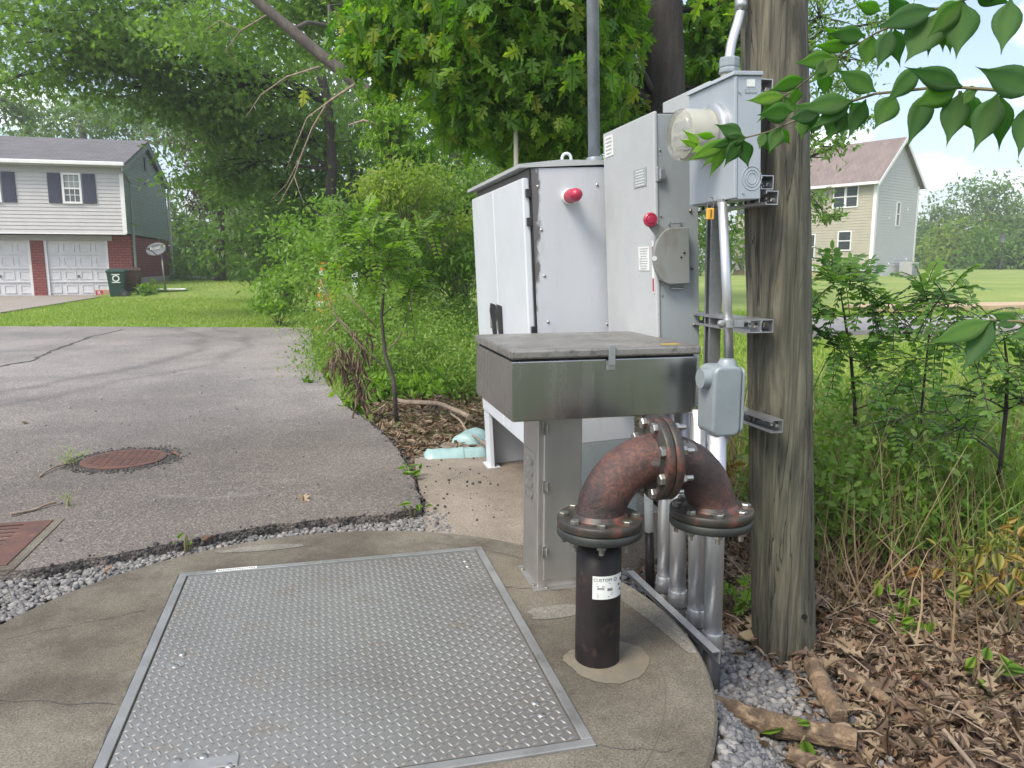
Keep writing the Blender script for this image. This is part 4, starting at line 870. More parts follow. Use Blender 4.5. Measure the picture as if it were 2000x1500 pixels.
mb = MB(); mb.box(.01,.69,.01,.49,-.2,-.06); mb.build('pit', m_dark, t)
mc = G(243, 896, .035)
t = thing('manhole_cover', 'rusty iron manhole cover sunk in the asphalt lot', 'manhole cover', (mc[0], mc[1], .031), AL)
mb = MB(); mb.lathe([(.215,0),(.215,.006),(.208,.008),(.001,.008)], 48); mv_ = mb.build('lid', m_rust, t)
mb = MB()
for i in range(-5, 6):
    for j in range(-5, 6):
        if i*i+j*j < 24: mb.box(i*.038-.013, i*.038+.013, j*.038-.013, j*.038+.013, .008, .0105)
mb.build('raised_squares', m_rust, mv_)
# crumbled asphalt rim stones round the manhole, the lot edge: counted as rubble
pos = []
random.seed(8)
for k in range(900):
    a = random.uniform(0, 2*math.pi); r = .222+abs(random.gauss(0, .04)); pos.append((mc[0]+r*math.cos(a), mc[1]+r*math.sin(a), .031))
for i in range(3, len(AE)-1):
    a, b = np.array(AE[i]), np.array(AE[i+1]); L = np.linalg.norm(b-a)
    for k in range(int(L*430)):
        p = a+(b-a)*random.random()+rng.normal(size=2)*.013; pos.append((p[0], p[1], random.uniform(-.03,.034)))
ICO = MB().ico((0,0,0), 1, jit=.18)
pos = np.array(pos); n = len(pos)
tag(scatter('asphalt_crumbs', ICO.v, ICO.f, pos, basis(rvec(n), rvec(n)), np.abs(rng.normal(.0035,.0022,n))+.0015, m_asphdark), 'black crumbs broken from the asphalt edge and round the manhole', 'rubble', kind='stuff')
# gravel
def inpoly(x, y, P):
    c = np.zeros(len(x), bool); j = len(P)-1
    for i in range(len(P)):
        xi, yi = P[i]; xj, yj = P[j]; c ^= ((yi > y) != (yj > y)) & (x < (xj-xi)*(y-yi)/(yj-yi+1e-12)+xi); j = i
    return c
m_stonel = leafmat('pale limestone', [(.105,.102,.104),(.17,.165,.165),(.26,.25,.24)], 0, .85)
def stones(name, label, uvlo, uvhi, n, test, smin, smax, mt=None):
    u = rng.uniform(uvlo[0], uvhi[0], n); v = rng.uniform(uvlo[1], uvhi[1], n); X = u*CA-v*SA; Y = u*SA+v*CA; ok = test(u, v, X, Y)
    X, Y = X[ok], Y[ok]; n = len(X); Z = H(X, Y)+rng.random(n)*.012+(.014 if mt else 0)
    s = rng.uniform(smin, smax, n); sc3 = np.stack([s*rng.uniform(.8,1.4,n), s, s*rng.uniform(.45,.8,n)], 1)
    ax = rvec(n); ax[:, 2] *= .35; up = rvec(n, (0,0,2))
    tag(scatter(name, ICO.v, ICO.f, np.stack([X, Y, Z], 1), basis(ax, up), sc3, mt or m_stone), label, 'gravel', kind='stuff')
rad_ = lambda u, v: np.hypot(u-SC[0], v-SC[1])
stones('gravel_strip', 'light grey gravel strip between the asphalt and the round slab', (-1.9,2.1), (.5,3.5), 26000, lambda u,v,X,Y: (rad_(u,v) > SR+.005) & ~inpoly(X, Y, asph) & (v < 3.25), .007, .014, m_stonel)
stones('gravel_bed', 'grey crushed stone between the slab and the wooden pole', (.75,.4), (1.75,3.6), 24000, lambda u,v,X,Y: (rad_(u,v) > SR+.01) & (u+.12*np.sin(v*5) < 1.36-.10*(v-2)+.10*rng.normal(size=len(u))) & ~((u < 1.45) & (v > 3.06)), .008, .017)

n = 170; X = rng.uniform(-3.4,-.35,n); Y = rng.uniform(2.6,8,n); ok = inpoly(X, Y, asph); X, Y = X[ok], Y[ok]; n = len(X); s_ = np.abs(rng.normal(.003,.0035,n))+.0015
tag(scatter('loose_pebbles', ICO.v, ICO.f, np.stack([X,Y,np.full(n,.033)],1), basis(rvec(n), rvec(n)), s_, m_stonel), 'small loose pebbles scattered on the asphalt', 'gravel', kind='stuff')
n = 70; u = rng.uniform(.42,.86,n); v = rng.uniform(3.1,4.2,n); s_ = np.abs(rng.normal(.003,.003,n))+.001
tag(scatter('loose_grit', ICO.v, ICO.f, np.stack([u*CA-v*SA,u*SA+v*CA,np.full(n,.0)],1), basis(rvec(n), rvec(n)), s_, m_asphdark), 'dark grit on the tan concrete pad', 'gravel', kind='stuff')

# ================================================================== DEAD LEAVES, TWIGS, LOGS
def litter(name, label, n, test, lo, hi, smin, smax, tpl, mat, flat=.45, zoff=.012, kind='stuff', zf=None):
    X = rng.uniform(lo[0], hi[0], n); Y = rng.uniform(lo[1], hi[1], n); ok = test(X, Y); X, Y = X[ok], Y[ok]; n = len(X)
    Z = (H(X, Y) if zf is None else zf(X, Y))+rng.random(n)*zoff+.004
    ax = rvec(n); ax[:, 2] *= flat; up = rvec(n, (0,0,1.4), .6)
    return tag(scatter(name, tpl[0], tpl[1], np.stack([X, Y, Z], 1), basis(ax, up), rng.uniform(smin, smax, n), mat), label, 'leaves', kind=kind)
def uu(X, Y): return X*CA+Y*SA
def vv(X, Y): return -X*SA+Y*CA
litter('leaf_litter', 'curled brown oak leaves covering the ground right of the pole', 26000, lambda X,Y: (uu(X,Y) > 1.42+.06*np.sin(Y*9)-.2*(Y<1.9)) & (rng.random(len(X)) < np.clip(1.25-(Y-1)/5.5, .1, 1)), (.5,.9), (4.6,6.5), .04, .095, OAKD, m_dead, zoff=.035)
litter('brown_mulch', 'brown leaf mulch between the asphalt edge and the white cabinet', 22000, lambda X,Y: (uu(X,Y) > .30+.02*(vv(X,Y)-4)) & ~inpoly(X,Y,asph) & (vv(X,Y) > 4.25) & (vv(X,Y) < 7.6), (-1.8,3.6), (1.6,8.2), .03, .07, OVA, m_dead, zoff=.03)
litter('leaf_fragments', 'small broken brown leaf pieces among the oak leaves right of the pole', 30000, lambda X,Y: (uu(X,Y) > 1.36+.06*np.sin(Y*9)-.2*(Y<1.9)) & (rng.random(len(X)) < np.clip(1.3-(Y-1)/5, .1, 1)), (.5,.9), (4.4,5.8), .015, .055, OVA, m_dead, zoff=.045, flat=.7)
mb = MB(); random.seed(21)
for k in range(900):
    X = random.uniform(.75, 4.2); Y = random.uniform(1.2, 5.5)
    if uu(X, Y) < 1.42: continue
    a = random.uniform(0, math.pi*2); L = random.uniform(.05, .3); z = float(H(X, Y))+.02
    mb.tube([(X,Y,z),(X+L*.5*math.cos(a)+random.uniform(-.02,.02),Y+L*.5*math.sin(a),z+random.uniform(0,.05)),(X+L*math.cos(a),Y+L*math.sin(a),z+random.uniform(0,.05))], [random.uniform(.002,.005),.003,.0015], 5)
tag(mb.build('twig_litter', m_twig, smooth=True), 'thin dry twigs scattered in the brown leaves', 'twigs', kind='stuff')
def log(name, label, a, b, r, cat='log', k=9, mat=None, wob=.03, z=-.25, group=None):
    a, b = np.array(a), np.array(b); t = thing(name, label, cat, a, 0, group); mb = MB(); k = 16; L = np.linalg.norm(b-a); ph = [random.uniform(0,6) for _ in range(4)]
    P = [(b-a)*i/k+np.array([math.sin(5*i/k+ph[0])+.4*math.sin(13*i/k+ph[3])-math.sin(ph[0]), math.sin(4*i/k+ph[1])-math.sin(ph[1]), .6*math.sin(6*i/k+ph[2])])*L*wob*.55 for i in range(k+1)]
    mb.tube(P, [r*(1-.18*i/k)*random.uniform(.9,1.1) for i in range(k+1)], 14, jit=.07); mb.build('wood', mat or m_log, t, smooth=False, bevel=0)
    return t
def LG(px, py, z): p = G(px, py, z); return p
random.seed(3)
log('fallen_log', 'thick rotting log lying across the gravel at the lower right', LG(1385,1378,-.19), LG(1680,1452,-.19), .036)
log('fallen_log', 'broken stump like log leaning away from the foot of the pole', LG(1590,1300,-.19), LG(1640,1400,-.2), .032)
log('fallen_log', 'split grey branch right of the stump like log', LG(1640,1305,-.2), LG(1740,1375,-.22), .020)
log('fallen_log', 'half buried branch at the bottom edge of the leaves', LG(1540,1480,-.22), LG(1700,1530,-.22), .028)
log('fallen_branch', 'short dark stick standing out of the gravel below the log', LG(1475,1440,-.2), LG(1500,1520,-.2), .012, 'branch')
log('fallen_branch', 'crooked grey branch on the mulch behind the sapling', LG(765,775,.02), LG(905,808,.06), .020, 'branch', 9, m_twig, .06)
log('fallen_branch', 'thin bare stick leaning over the aqua pipe', LG(880,800,.02), LG(945,862,.06), .007, 'branch', 5, m_twig, .04)
log('fallen_branch', 'thin stick lying on the asphalt near the drain grate', LG(20,1005,.04), LG(108,983,.04), .006, 'branch', 5, m_twig, .05)
log('fallen_branch', 'thin dark twig on the asphalt below the manhole cover', LG(75,930,.04), LG(130,905,.04), .005, 'branch', 4, m_twig, .05)
log('fallen_branch', 'straw coloured stalk lying in the leaves at the lower right corner', LG(1830,1405,-.2), LG(1905,1510,-.2), .007, 'branch', 4, m_twig, .02)
for i, (px, py, s_, lab_) in enumerate(((592,970,.09,'pale dead oak leaf lying alone on the asphalt'),(40,828,.07,'white dead leaf on the asphalt near the left edge'),(395,1065,.07,'brown dead leaf in the gravel beside the slab'),(330,888,.07,'orange dead leaf at the right rim of the manhole cover'),(62,1078,.08,'tan dead leaf on the drain collar'),(225,1112,.05,'orange dead leaf on the gravel strip'))):
    p = G(px, py, .035 if py < 1060 else .01); ax = rvec(1, (0,0,0)); ax[:, 2] *= .1
    o = scatter('dead_leaf', OAKD[0], OAKD[1], np.zeros((1,3)), basis(ax, np.array([[0,0,1.0]])), np.array([s_]), m_dead, tint=[.62 if i < 2 else .95]); o.location = (p[0], p[1], p[2]+.012); tag(o, lab_, 'leaf')
# aqua pipes
for (px, py, r_, L_, lab_, az) in ((888,893,.085,.36,'half buried aqua plastic pipe lying at the edge of the concrete pad',10),(918,862,.10,.24,'aqua plastic dome behind the first aqua pipe, partly under leaves',70)):
    p = G(px, py, 0); t = thing('buried_pipe', lab_, 'pipe', (p[0], p[1]+.06, -.045), R(az)); mb = MB()
    prof = [(r_*.72,-L_/2)]
    for k in range(9): prof += [(r_*(1-.05*(k % 2)), -L_/2+.02+k*(L_-.04)/8)]
    prof += [(r_*.7, L_/2)]; mb.lathe(prof, 28, axis='x'); mb.build('shell', m_aqua, t, smooth=True); mb = MB(); mb.lathe([(r_*1.04,-.012),(r_*1.04,.012)], 28, (.03,0,0), 'x'); mb.build('rib', m_aqua, t)

# ================================================================== FAR HOUSES
def siding(mb, x0, x1, z0, z1, pitch, fn=None, axis='x', off=0, out=-1, th=.018):
    z = z0
    while z < z1-1e-4:
        zt = min(z+pitch, z1); a0, a1 = (x0, x1) if fn is None else fn(z); b0, b1 = (x0, x1) if fn is None else fn(zt)
        a0, a1, b0, b1 = float(a0), float(a1), float(b0), float(b1)
        if a1-a0 > .02:
            o0 = off+out*th
            Q = [(a0,o0,z),(a1,o0,z),(b1,off,zt),(b0,off,zt),(a0,off,z),(a1,off,z)]
            if axis == 'y': Q = [(q_[1], q_[0], q_[2]) for q_ in Q]
            mb.add(Q, [(0,1,2,3),(0,1,5,4)])
        z = zt
def window(t, cx, cz, w_, h_, y, grid=True, axis='x', out=-1, muntin=2, label=None):
    def B(mb, x0, x1, d0, d1, z0, z1):
        lo, hi = sorted((y+out*d0, y+out*d1))
        mb.box(x0,x1,lo,hi,z0,z1) if axis == 'x' else mb.box(lo,hi,x0,x1,z0,z1)
    mb = MB(); f = .07; B(mb,cx-w_/2-f,cx+w_/2+f,0,.07,cz+h_/2,cz+h_/2+f); B(mb,cx-w_/2-f,cx+w_/2+f,0,.07,cz-h_/2-f,cz-h_/2); B(mb,cx-w_/2-f,cx-w_/2,0,.07,cz-h_/2,cz+h_/2); B(mb,cx+w_/2,cx+w_/2+f,0,.07,cz-h_/2,cz+h_/2); B(mb,cx-w_/2,cx+w_/2,.02,.06,cz-.03,cz+.03)
    if grid:
        for k in range(1, muntin+1): B(mb, cx-w_/2+w_*k/(muntin+1)-.01, cx-w_/2+w_*k/(muntin+1)+.01, .025,.045, cz-h_/2, cz+h_/2)
        for q_ in (-.25,.25): B(mb, cx-w_/2, cx+w_/2, .025,.044, cz+h_*q_-.01, cz+h_*q_+.01)
    wn = mb.build('window', m_trimw, t)
    mb = MB(); B(mb, cx-w_/2, cx+w_/2, .005, .03, cz-h_/2, cz+h_/2); mb.build('pane', m_glass, wn)
    if grid: mb = MB(); B(mb, cx-w_/2+.03, cx+w_/2-.03, .031, .034, cz+.05, cz+h_/2-.03); mb.build('blind', M('blind', (.30,.33,.31), (.24,.27,.25), 9, .7), wn)
    return wn
HU, HV = -6.54, 30.7
t = thing('left_house', 'two storey house with pale siding, navy shutters and white garage doors on brick', 'house', W(HU, HV, 0), AL)
def hq(px, py, v=HV): u, z = onV(px, py, v); return u-HU, z
ov = -.55; x_l = -24.0
zs = hq(130, 455, HV+ov)[1]; ze = hq(130, 320, HV+ov)[1]; dep = 7.35
mb = MB(); siding(mb, x_l, 0, zs, ze, .125, off=ov); mb.build('front_siding', m_sidL, t)
mb = MB(); mb.box(x_l, -.0, ov+.02, dep, zs, ze); mb.build('upper_wall_core', m_sidShade, t)
rid = 1.28; mid = (ov+dep)/2
def gfn(z):
    if z <= ze: return (ov, dep)
    k = (z-ze)/rid; return (ov+(mid-ov)*k, dep-(dep-mid)*k)
mb = MB(); siding(mb, ov, dep, zs, ze+rid, .125, gfn, axis='y', off=.02, out=1); mb.build('gable_siding', m_sidShade, t)
mb = MB(); mb.box(-.10, .03, ov-.035, ov+.0, zs, ze); mb.build('corner_trim', m_trimw, t)
mb = MB(); mb.box(x_l, .0, ov-.03, ov, zs-.04, zs); mb.build('skirt_trim', m_trimw, t)
mb = MB()
e_ = .32
for s_ in (0, 1):
    y0, y1 = (ov-e_, mid) if s_ == 0 else (dep+e_, mid); za = ze-.11
    mb.ext([(x_l,y0,za+.16),(x_l,y1,ze+rid+.14),(x_l,y1,ze+rid+.05),(x_l,y0,za+.06)], (abs(x_l)+.18,0,0))
mb.build('roof', m_shing, t)
mb = MB(); mb.box(x_l, .16, ov-e_-.10, ov-e_+.02, ze-.06, ze+.07); mb.build('gutter', m_trimw, t, bevel=.02); mb = MB(); mb.box(x_l, .1, ov-e_, ov, ze-.10, ze-.03); mb.box(x_l,.1,ov-.04,ov-.0,ze-.30,ze-.10); mb.build('soffit', m_lintel, t)
m_rake = M('shade toned rake', (.17,.21,.19), (.15,.19,.17), 3, .6)  # rake boards and downspout darkened green, the gable's shade mixed into their colour
for y0, y1 in ((ov-e_, mid), (dep+e_, mid)):
    mb = MB(); mb.ext([(.12,y0,ze-.06),(.12,y1,ze+rid+.04),(.12,y1,ze+rid-.16),(.12,y0,ze-.22)], (.05,0,0)); mb.build('rake_board', m_rake, t)
mb = MB(); mb.box(.04, .07, mid-.35, mid-.0, ze+.25, ze+.75); mb.build('gable_vent', m_shut, t)
# lower storey
zl0 = hq(130,470)[1]; zl1 = zs-.06
mb = MB(); lx1 = hq(218,460)[0]; mb.box(x_l, lx1, -.04, .2, zl0, zl1); mb.build('lintel', m_lintel, t)
dx0, dx1 = hq(88,520)[0], hq(213,520)[0]; ex1 = hq(62,520)[0]; ex0 = ex1-(dx1-dx0)
mb = MB(); mb.box(dx1, 0, 0, .25, -.1, zl1 if False else zl0); mb.box(lx1, 0, 0, .25, zl0, zl1); mb.box(ex1, dx0, 0, .25, -.1, zl0); mb.box(x_l, ex0, 0, .25, -.1, zl0); mb.build('front_brick', m_brickx, t)
mb = MB(); mb.box(-.25, -.0, .25, dep, .62, zl1); mb.build('side_brick', m_bricky, t)
mb = MB(); mb.box(-.28, .03, .1, dep+.02, -.1, .62); mb.build('foundation', m_found, t)
mb = MB(); mb.box(x_l, -.3, .6, dep, -.1, zl1); mb.build('lower_wall_core', m_found, t)
for a, b in ((dx0, dx1), (ex0, ex1)):
    mb = MB(); mb.box(a, b, .10, .16, .0, zl0); gd = mb.build('garage_door', m_garage, t); nrow, ncol = 4, 4 if a == dx0 else 4
    mb = MB(); rh = zl0/nrow; cwid = (b-a)/ncol
    for i in range(nrow):
        mb.box(a, b, .05, .10, i*rh-.012, i*rh+.012)
        for j in range(ncol):
            x0, x1 = a+j*cwid+.07, a+(j+1)*cwid-.07; z0, z1 = i*rh+.09, (i+1)*rh-.09
            mb.box(x0,x1,.078,.10,z0,z0+.035); mb.box(x0,x1,.078,.10,z1-.035,z1); mb.box(x0,x0+.03,.078,.10,z0+.035,z1-.035); mb.box(x1-.03,x1,.078,.10,z0+.035,z1-.035)
    mb.build('panel_moulding', m_garage, gd)
    mb = MB(); mb.cyl(((a+b)/2,.04,rh*1.45),((a+b)/2,.10,rh*1.45), .03, n=8); mb.box((a+b)/2-.02,(a+b)/2+.02,.04,.06,rh*1.3,rh*1.5); mb.build('handle', m_boltdull, gd)
    mb = MB(); mb.box(a, a+.09, .03, .10, 0, zl0); mb.box(b-.09,b,.03,.10,0,zl0); mb.build('door_jamb', m_trimw, t)
wx, wz = hq(141, 368, HV+ov); ww = hq(160,368,HV+ov)[0]-hq(122,368,HV+ov)[0]; wh = hq(141,342,HV+ov)[1]-hq(141,394,HV+ov)[1]
x2 = hq(9,368,HV+ov)[0]-ww/2-.1
for cx in (wx, x2):
    window(t, cx, wz, ww-.14, wh, ov)
    for s_ in (-1, 1):
        sx = cx+s_*(ww/2+.24); mb = MB(); mb.box(sx-.20, sx+.20, ov-.06, ov-.01, wz-wh/2-.05, wz+wh/2+.05); sh = mb.build('shutter', m_shut, t, bevel=.01)
        mb = MB(); mb.box(sx-.14,sx+.14,ov-.066,ov-.06,wz+.06,wz+wh/2-.05); mb.box(sx-.14,sx+.14,ov-.066,ov-.06,wz-wh/2+.05,wz-.04); mb.build('raised_panel', m_shut, sh)
mb = MB(); mb.tube([(.10,ov-e_-.04,ze-.05),(.10,ov-e_-.02,ze-.2),(.12,-.05,ze-.55),(.12,-.05,.4)], .045, 8); mb.build('downspout', m_rake, t)
mb = MB(); mb.tube([(.10,dep+.2,ze-.1),(.10,dep+.1,ze-.5),(.10,dep+.05,.75),(.2,dep-.1,.60),(1.6,dep-1.0,.50),(3.0,dep-1.2,.46)], .055, 8); mb.build('rear_downspout', m_sidL, t)
# bins
def bin_(label, px, py, mat, Y):
    p = G(px, py, .0); p = D(px, py, Y); z = float(p[2]); t = thing('wheelie_bin', label, 'bin', (p[0], p[1], z), AL+R(8), 'wheeled bins by the garage')
    mb = MB(); mb.add([(x*s_, y*s_*1.05, z) for z, s_ in ((.04,.78),(.90,1.0)) for x, y in ((-.29,-.32),(.29,-.32),(.29,.32),(-.29,.32))], [(0,3,2,1),(4,5,6,7),(0,1,5,4),(1,2,6,5),(2,3,7,6),(3,0,4,7)]); mb.build('body', mat, t, bevel=.04, seg=3)
    mb = MB(); mb.box(-.31,.31,-.35,.35,.86,.91); mb.build('rim', mat, t, bevel=.012)
    mb = MB(); mb.add([(-.31,-.36,.91),(.31,-.36,.91),(.31,.37,.91),(-.31,.37,.91),(-.22,-.25,.99),(.22,-.25,.99),(.22,.28,1.0),(-.22,.28,1.0)], [(0,3,2,1),(4,5,6,7),(0,1,5,4),(1,2,6,5),(2,3,7,6),(3,0,4,7)]); mb.build('lid', mat, t, bevel=.02)
    mb = MB(); mb.tube([(.29,-.25,.93),(.39,-.25,.92),(.39,.25,.92),(.29,.25,.93)], .018, 8); mb.build('handle', mat, t)
    for y in (-.27, .27):
        mb = MB(); mb.lathe([(.13,-.03),(.135,-.02),(.135,.02),(.13,.03)], 20, (.22,y*1.05,.135), 'y'); wl = mb.build('wheel', m_black, t)
        mb = MB()
        for k in range(6): a = math.pi*k/3; mb.ext([(.22+.03*math.cos(a-.5),y*1.05-.034,.135+.03*math.sin(a-.5)),(.22+.085*math.cos(a),y*1.05-.034,.135+.085*math.sin(a)),(.22+.03*math.cos(a+.5),y*1.05-.034,.135+.03*math.sin(a+.5))],(0,.004,0))
        mb.build('hub', m_dish, wl)
    return t
t = bin_('dark green wheeled bin with a round white emblem in front of the garage', 231, 581, m_binG, 26.8)
mb = MB(); ring = [(q_*math.cos(a), -.350, .66+q_*math.sin(a)) for q_ in (.115,.075) for a in [2*math.pi*i/20 for i in range(20)]]; mb.add(ring, [(i,(i+1)%20,20+(i+1)%20,20+i) for i in range(20)]); mb.box(-.13,.13,-.354,-.350,.78,.81); mb.box(-.13,.13,-.348,-.344,.51,.54); mb.build('emblem', m_label, t)
bin_('brown wheeled bin half hidden behind the green one', 262, 577, m_binB, 27.7)
p = D(202, 578, 27.6); t = thing('carton', 'small red printed cardboard carton on the drive beside the green bin', 'box', (p[0], p[1], p[2]), AL)
mb = MB(); mb.box(-.22,.26,-.15,.15,0,.22); mb.build('box', m_card, t, bevel=.01); mb = MB(); mb.box(-.20,.03,-.153,-.1505,.02,.20); rp = mb.build('red_print', m_red, t)
V, Fc = text_geo('R', .2); mb = MB(); mb.add([(-.09+x,-.156,.11+y) for x,y,z in V], Fc); mb.build('letter', m_label, rp)
# satellite dish
p = D(323, 562, 27.2); zb = p[2]
t = thing('satellite_dish', 'grey oval satellite dish on a thin pole beside the house corner', 'satellite dish', (p[0], p[1], zb))
mb = MB(); mb.cyl((0,0,-.1),(-.05,0,1.12), .03, n=12); mb.build('mast', m_boltdull, t, smooth=True)
def dish(x, z, o=0):     # tilted ellipse
    a = R(14); xx = x*math.cos(a)-z*math.sin(a); zz = x*math.sin(a)+z*math.cos(a)
    return (-.17+xx, -.10+.10*(x*x/.12+z*z/.06)*-.5+.25*0-o, 1.33+zz)
mb = MB(); vs = [dish(0,0)]; fs = []; K = 32
for q_ in (.33,.66,.92,1.0):
    for k in range(K): a = 2*math.pi*k/K; vs.append(dish(.36*q_*math.cos(a), .215*q_*math.sin(a), -.0 if q_ < 1 else -.012))
fs = [(0,1+k,1+(k+1)%K) for k in range(K)]+[(1+i*K+k,1+i*K+(k+1)%K,1+(i+1)*K+(k+1)%K,1+(i+1)*K+k) for i in range(3) for k in range(K)]
mb.add(vs, fs); ds = mb.build('reflector', m_dish, t, smooth=True)
mo = ds.modifiers.new('solid', 'SOLIDIFY'); mo.thickness = .012; mo.offset = -1
V, Fc = text_geo('DIRECTV', .12); mb = MB(); mb.add([tuple(np.array(dish(.10+x, .03+y))+np.array([0,-.02,0])) for x,y,z in V], Fc); mb.build('lettering', m_label, ds)
mb = MB(); mb.add([tuple(np.array(dish(-.19+x, .05+y))+np.array([0,-.02,0])) for x,y in ((-.07,0),(0,-.05),(.04,.0),(.05,.06),(-.06,.05))], [(0,1,2,3,4)]); mb.build('emblem', m_label, ds)
mb = MB(); mb.cyl((-.06,-.02,1.02),(-.30,-.42,1.34), .015, n=8); mb.box(-.36,-.26,-.47,-.38,1.30,1.38); mb.build('feed_arm', m_ink, t)
p = D(335,566,27.5); mb = MB(); mb.box(-.5,.5,-.12,.12,0,.05); o = mb.build('paving_slab', m_label, bevel=.01); o.location = tuple(p); o.rotation_euler = (0,0,R(10)); tag(o, 'pale flat slab lying in the grass under the satellite dish', 'slab')

# right house
RB = R(38)
rc = D(1702, 519, 47.0); rb = float(rc[2])
t = thing('right_house', 'beige and grey sided two storey house with brown shingle roof', 'house', (rc[0], rc[1], rb), RB)
rw, rl = 5.3, 9.9; rze = D(1702, 350, 47.0)[2]-rb; rrid = 2.5
mb = MB(); siding(mb, 0, rl, 0, rze, .17, axis='y', off=0, out=-1, th=.025); mb.build('side_siding', m_sidB, t)
def gf2(z):
    if z <= rze: return (0, rw)
    k = (z-rze)/rrid; return (rw/2*k, rw-rw/2*k)
mb = MB(); siding(mb, 0, rw, 0, rze+rrid, .17, gf2, axis='x', off=0, out=-1, th=.025); mb.build('gable_siding', m_sidS, t)
mb = MB(); mb.box(.02, rw, .02, rl, 0, rze); mb.build('wall_core', m_sidS, t)
mb = MB(); mb.box(-.01, rw+.01, -.01, rl+.01, -1.1, 0); mb.build('foundation', M('pale foundation', (.55,.55,.54), (.48,.48,.47), 2, .8), t)
mb = MB(); mb.box(-.02, rw*.0-.005, .0, rl, -1.1, -.35); mb.build('foundation_band', m_sand, t)
mb = MB()
for s_ in (0, 1):
    y = (-.35, rw/2) if s_ == 0 else (rw+.35, rw/2)
    mb.ext([(y[0],-.3,rze-.12),(y[1],-.3,rze+rrid+.16),(y[1],-.3,rze+rrid+.02),(y[0],-.3,rze-.26)], (0,rl+.6,0))
mb.build('roof', m_shingb, t)
for x0, x1 in ((-.35, rw/2), (rw+.35, rw/2)):
    mb = MB(); mb.ext([(x0,-.34,rze-.14),(x1,-.34,rze+rrid+.14),(x1,-.34,rze+rrid-.12),(x0,-.34,rze-.40)], (0,.035,0)); mb.build('rake_board', m_trimw, t)
mb = MB(); mb.box(-.47,-.35,-.3,rl+.3,rze-.30,rze-.14); mb.build('gutter', m_trimw, t)
mb = MB(); mb.box(-.04,.16,-.045,-.026,0,rze); mb.box(-.045,-.026,-.04,.16,0,rze); mb.build('corner_trim', m_trimw, t); mb = MB(); mb.box(rw-.16,rw+.04,-.045,-.026,0,rze-.1); mb.build('corner_trim', m_trimw, t)
def rq(px, py):      # point on the long side wall
    r = ray(px, py); nrm = np.array([-math.cos(RB), -math.sin(RB)]); tt = (nrm@rc[:2])/(nrm@r[:2]); p = r*tt; d = p[:2]-rc[:2]; return d@np.array([-math.sin(RB), math.cos(RB)]), p[2]+CH-rb
for px0, py0, px1, py1, tw in ((1629,366,1676,404,1),(1638,452,1662,489,0),(1576,458,1591,506,0),(1500,380,1530,415,0),(1440,385,1462,420,0)):
    a, z1 = rq(px0, py0); b, z0 = rq(px1, py1); cx, cz = (a+b)/2, (z0+z1)/2
    if tw:
        for s_ in (-.25, .25): window(t, cx+s_*abs(a-b), cz, abs(a-b)/2-.14, z1-z0-.1, 0, False, 'y', -1)
    else: window(t, cx, cz, abs(a-b)-.12, z1-z0-.1, 0, False, 'y', -1)
window(t, rw*.52, rze*.62, .35, 1.35, 0, False, 'x', -1)
mb = MB(); mb.box(1.6,1.75,-.06,-.03,2.8,2.95); mb.build('wall_vent', m_trimw, t)
mb = MB(); mb.box(3.9,4.02,-.06,-.03,3.4,3.6); mb.build('wall_vent', m_trimw, t)
mb = MB(); mb.cyl((2.0,-.1,.1),(2.0,-.03,.1),.06,n=10); mb.build('outlet', m_trimw, t)
mb = MB(); mb.tube([(3.9,-.0,.1),(3.7,-.3,.3),(3.6,-.35,.45)],.05,8); mb.build('flue_pipe', m_trimw, t)
mb = MB(); mb.cyl((4.9,-.05,-.5),(4.9,-.05,.2),.05,n=8); mb.build('downpipe', m_trimw, t)
mb = MB(); mb.box(rw, rw+1.2, 1.0, 4.0, -.5, 2.6); mb.build('porch', m_trimw, t); mb = MB(); mb.ext([(rw,.7,3.9),(rw+1.7,.7,2.6),(rw+1.7,.7,2.75),(rw,.7,4.05)], (0,3.6,0)); mb.build('porch_roof', m_trimw, t)
p = W(0,0); q_ = rc[:2]+np.array([math.cos(RB), math.sin(RB)])*3.3+np.array([math.sin(RB), -math.cos(RB)])*.7
t = thing('air_conditioner', 'grey air conditioning unit against the side of the beige house', 'air conditioner', (q_[0], q_[1], float(H(*q_))), RB)
mb = MB(); mb.box(-.45,.45,-.4,.4,.05,.85); mb.build('case', m_lintel, t, bevel=.03); mb = MB()
for k in range(12): mb.box(-.40,.40,-.412,-.402,.12+k*.055,.145+k*.055)
mb.build('grille', m_inkgrey, t); mb = MB(); mb.box(-.5,.5,-.45,.45,-.3,.05); mb.build('base', m_found, t)
# street lamp
p = D(1953, 530, 58); zg = float(H(p[0], p[1])); 
t = thing('street_lamp', 'black lantern street lamp in front of the far trees', 'street lamp', (p[0], p[1], zg))
zt = D(1953, 455, 58)[2]-zg
mb = MB(); mb.lathe([(.10,0),(.09,.3),(.05,.4),(.04,.9),(.035,zt-.75)], 12); mb.build('post', m_ink, t)
mb = MB(); mb.lathe([(.08,zt-.75),(.12,zt-.68),(.20,zt-.30)], 8); mb.build('lantern', m_dish, t); mb = MB(); mb.lathe([(.25,zt-.30),(.17,zt-.17),(.03,zt)], 8); mb.build('cap', m_ink, t)
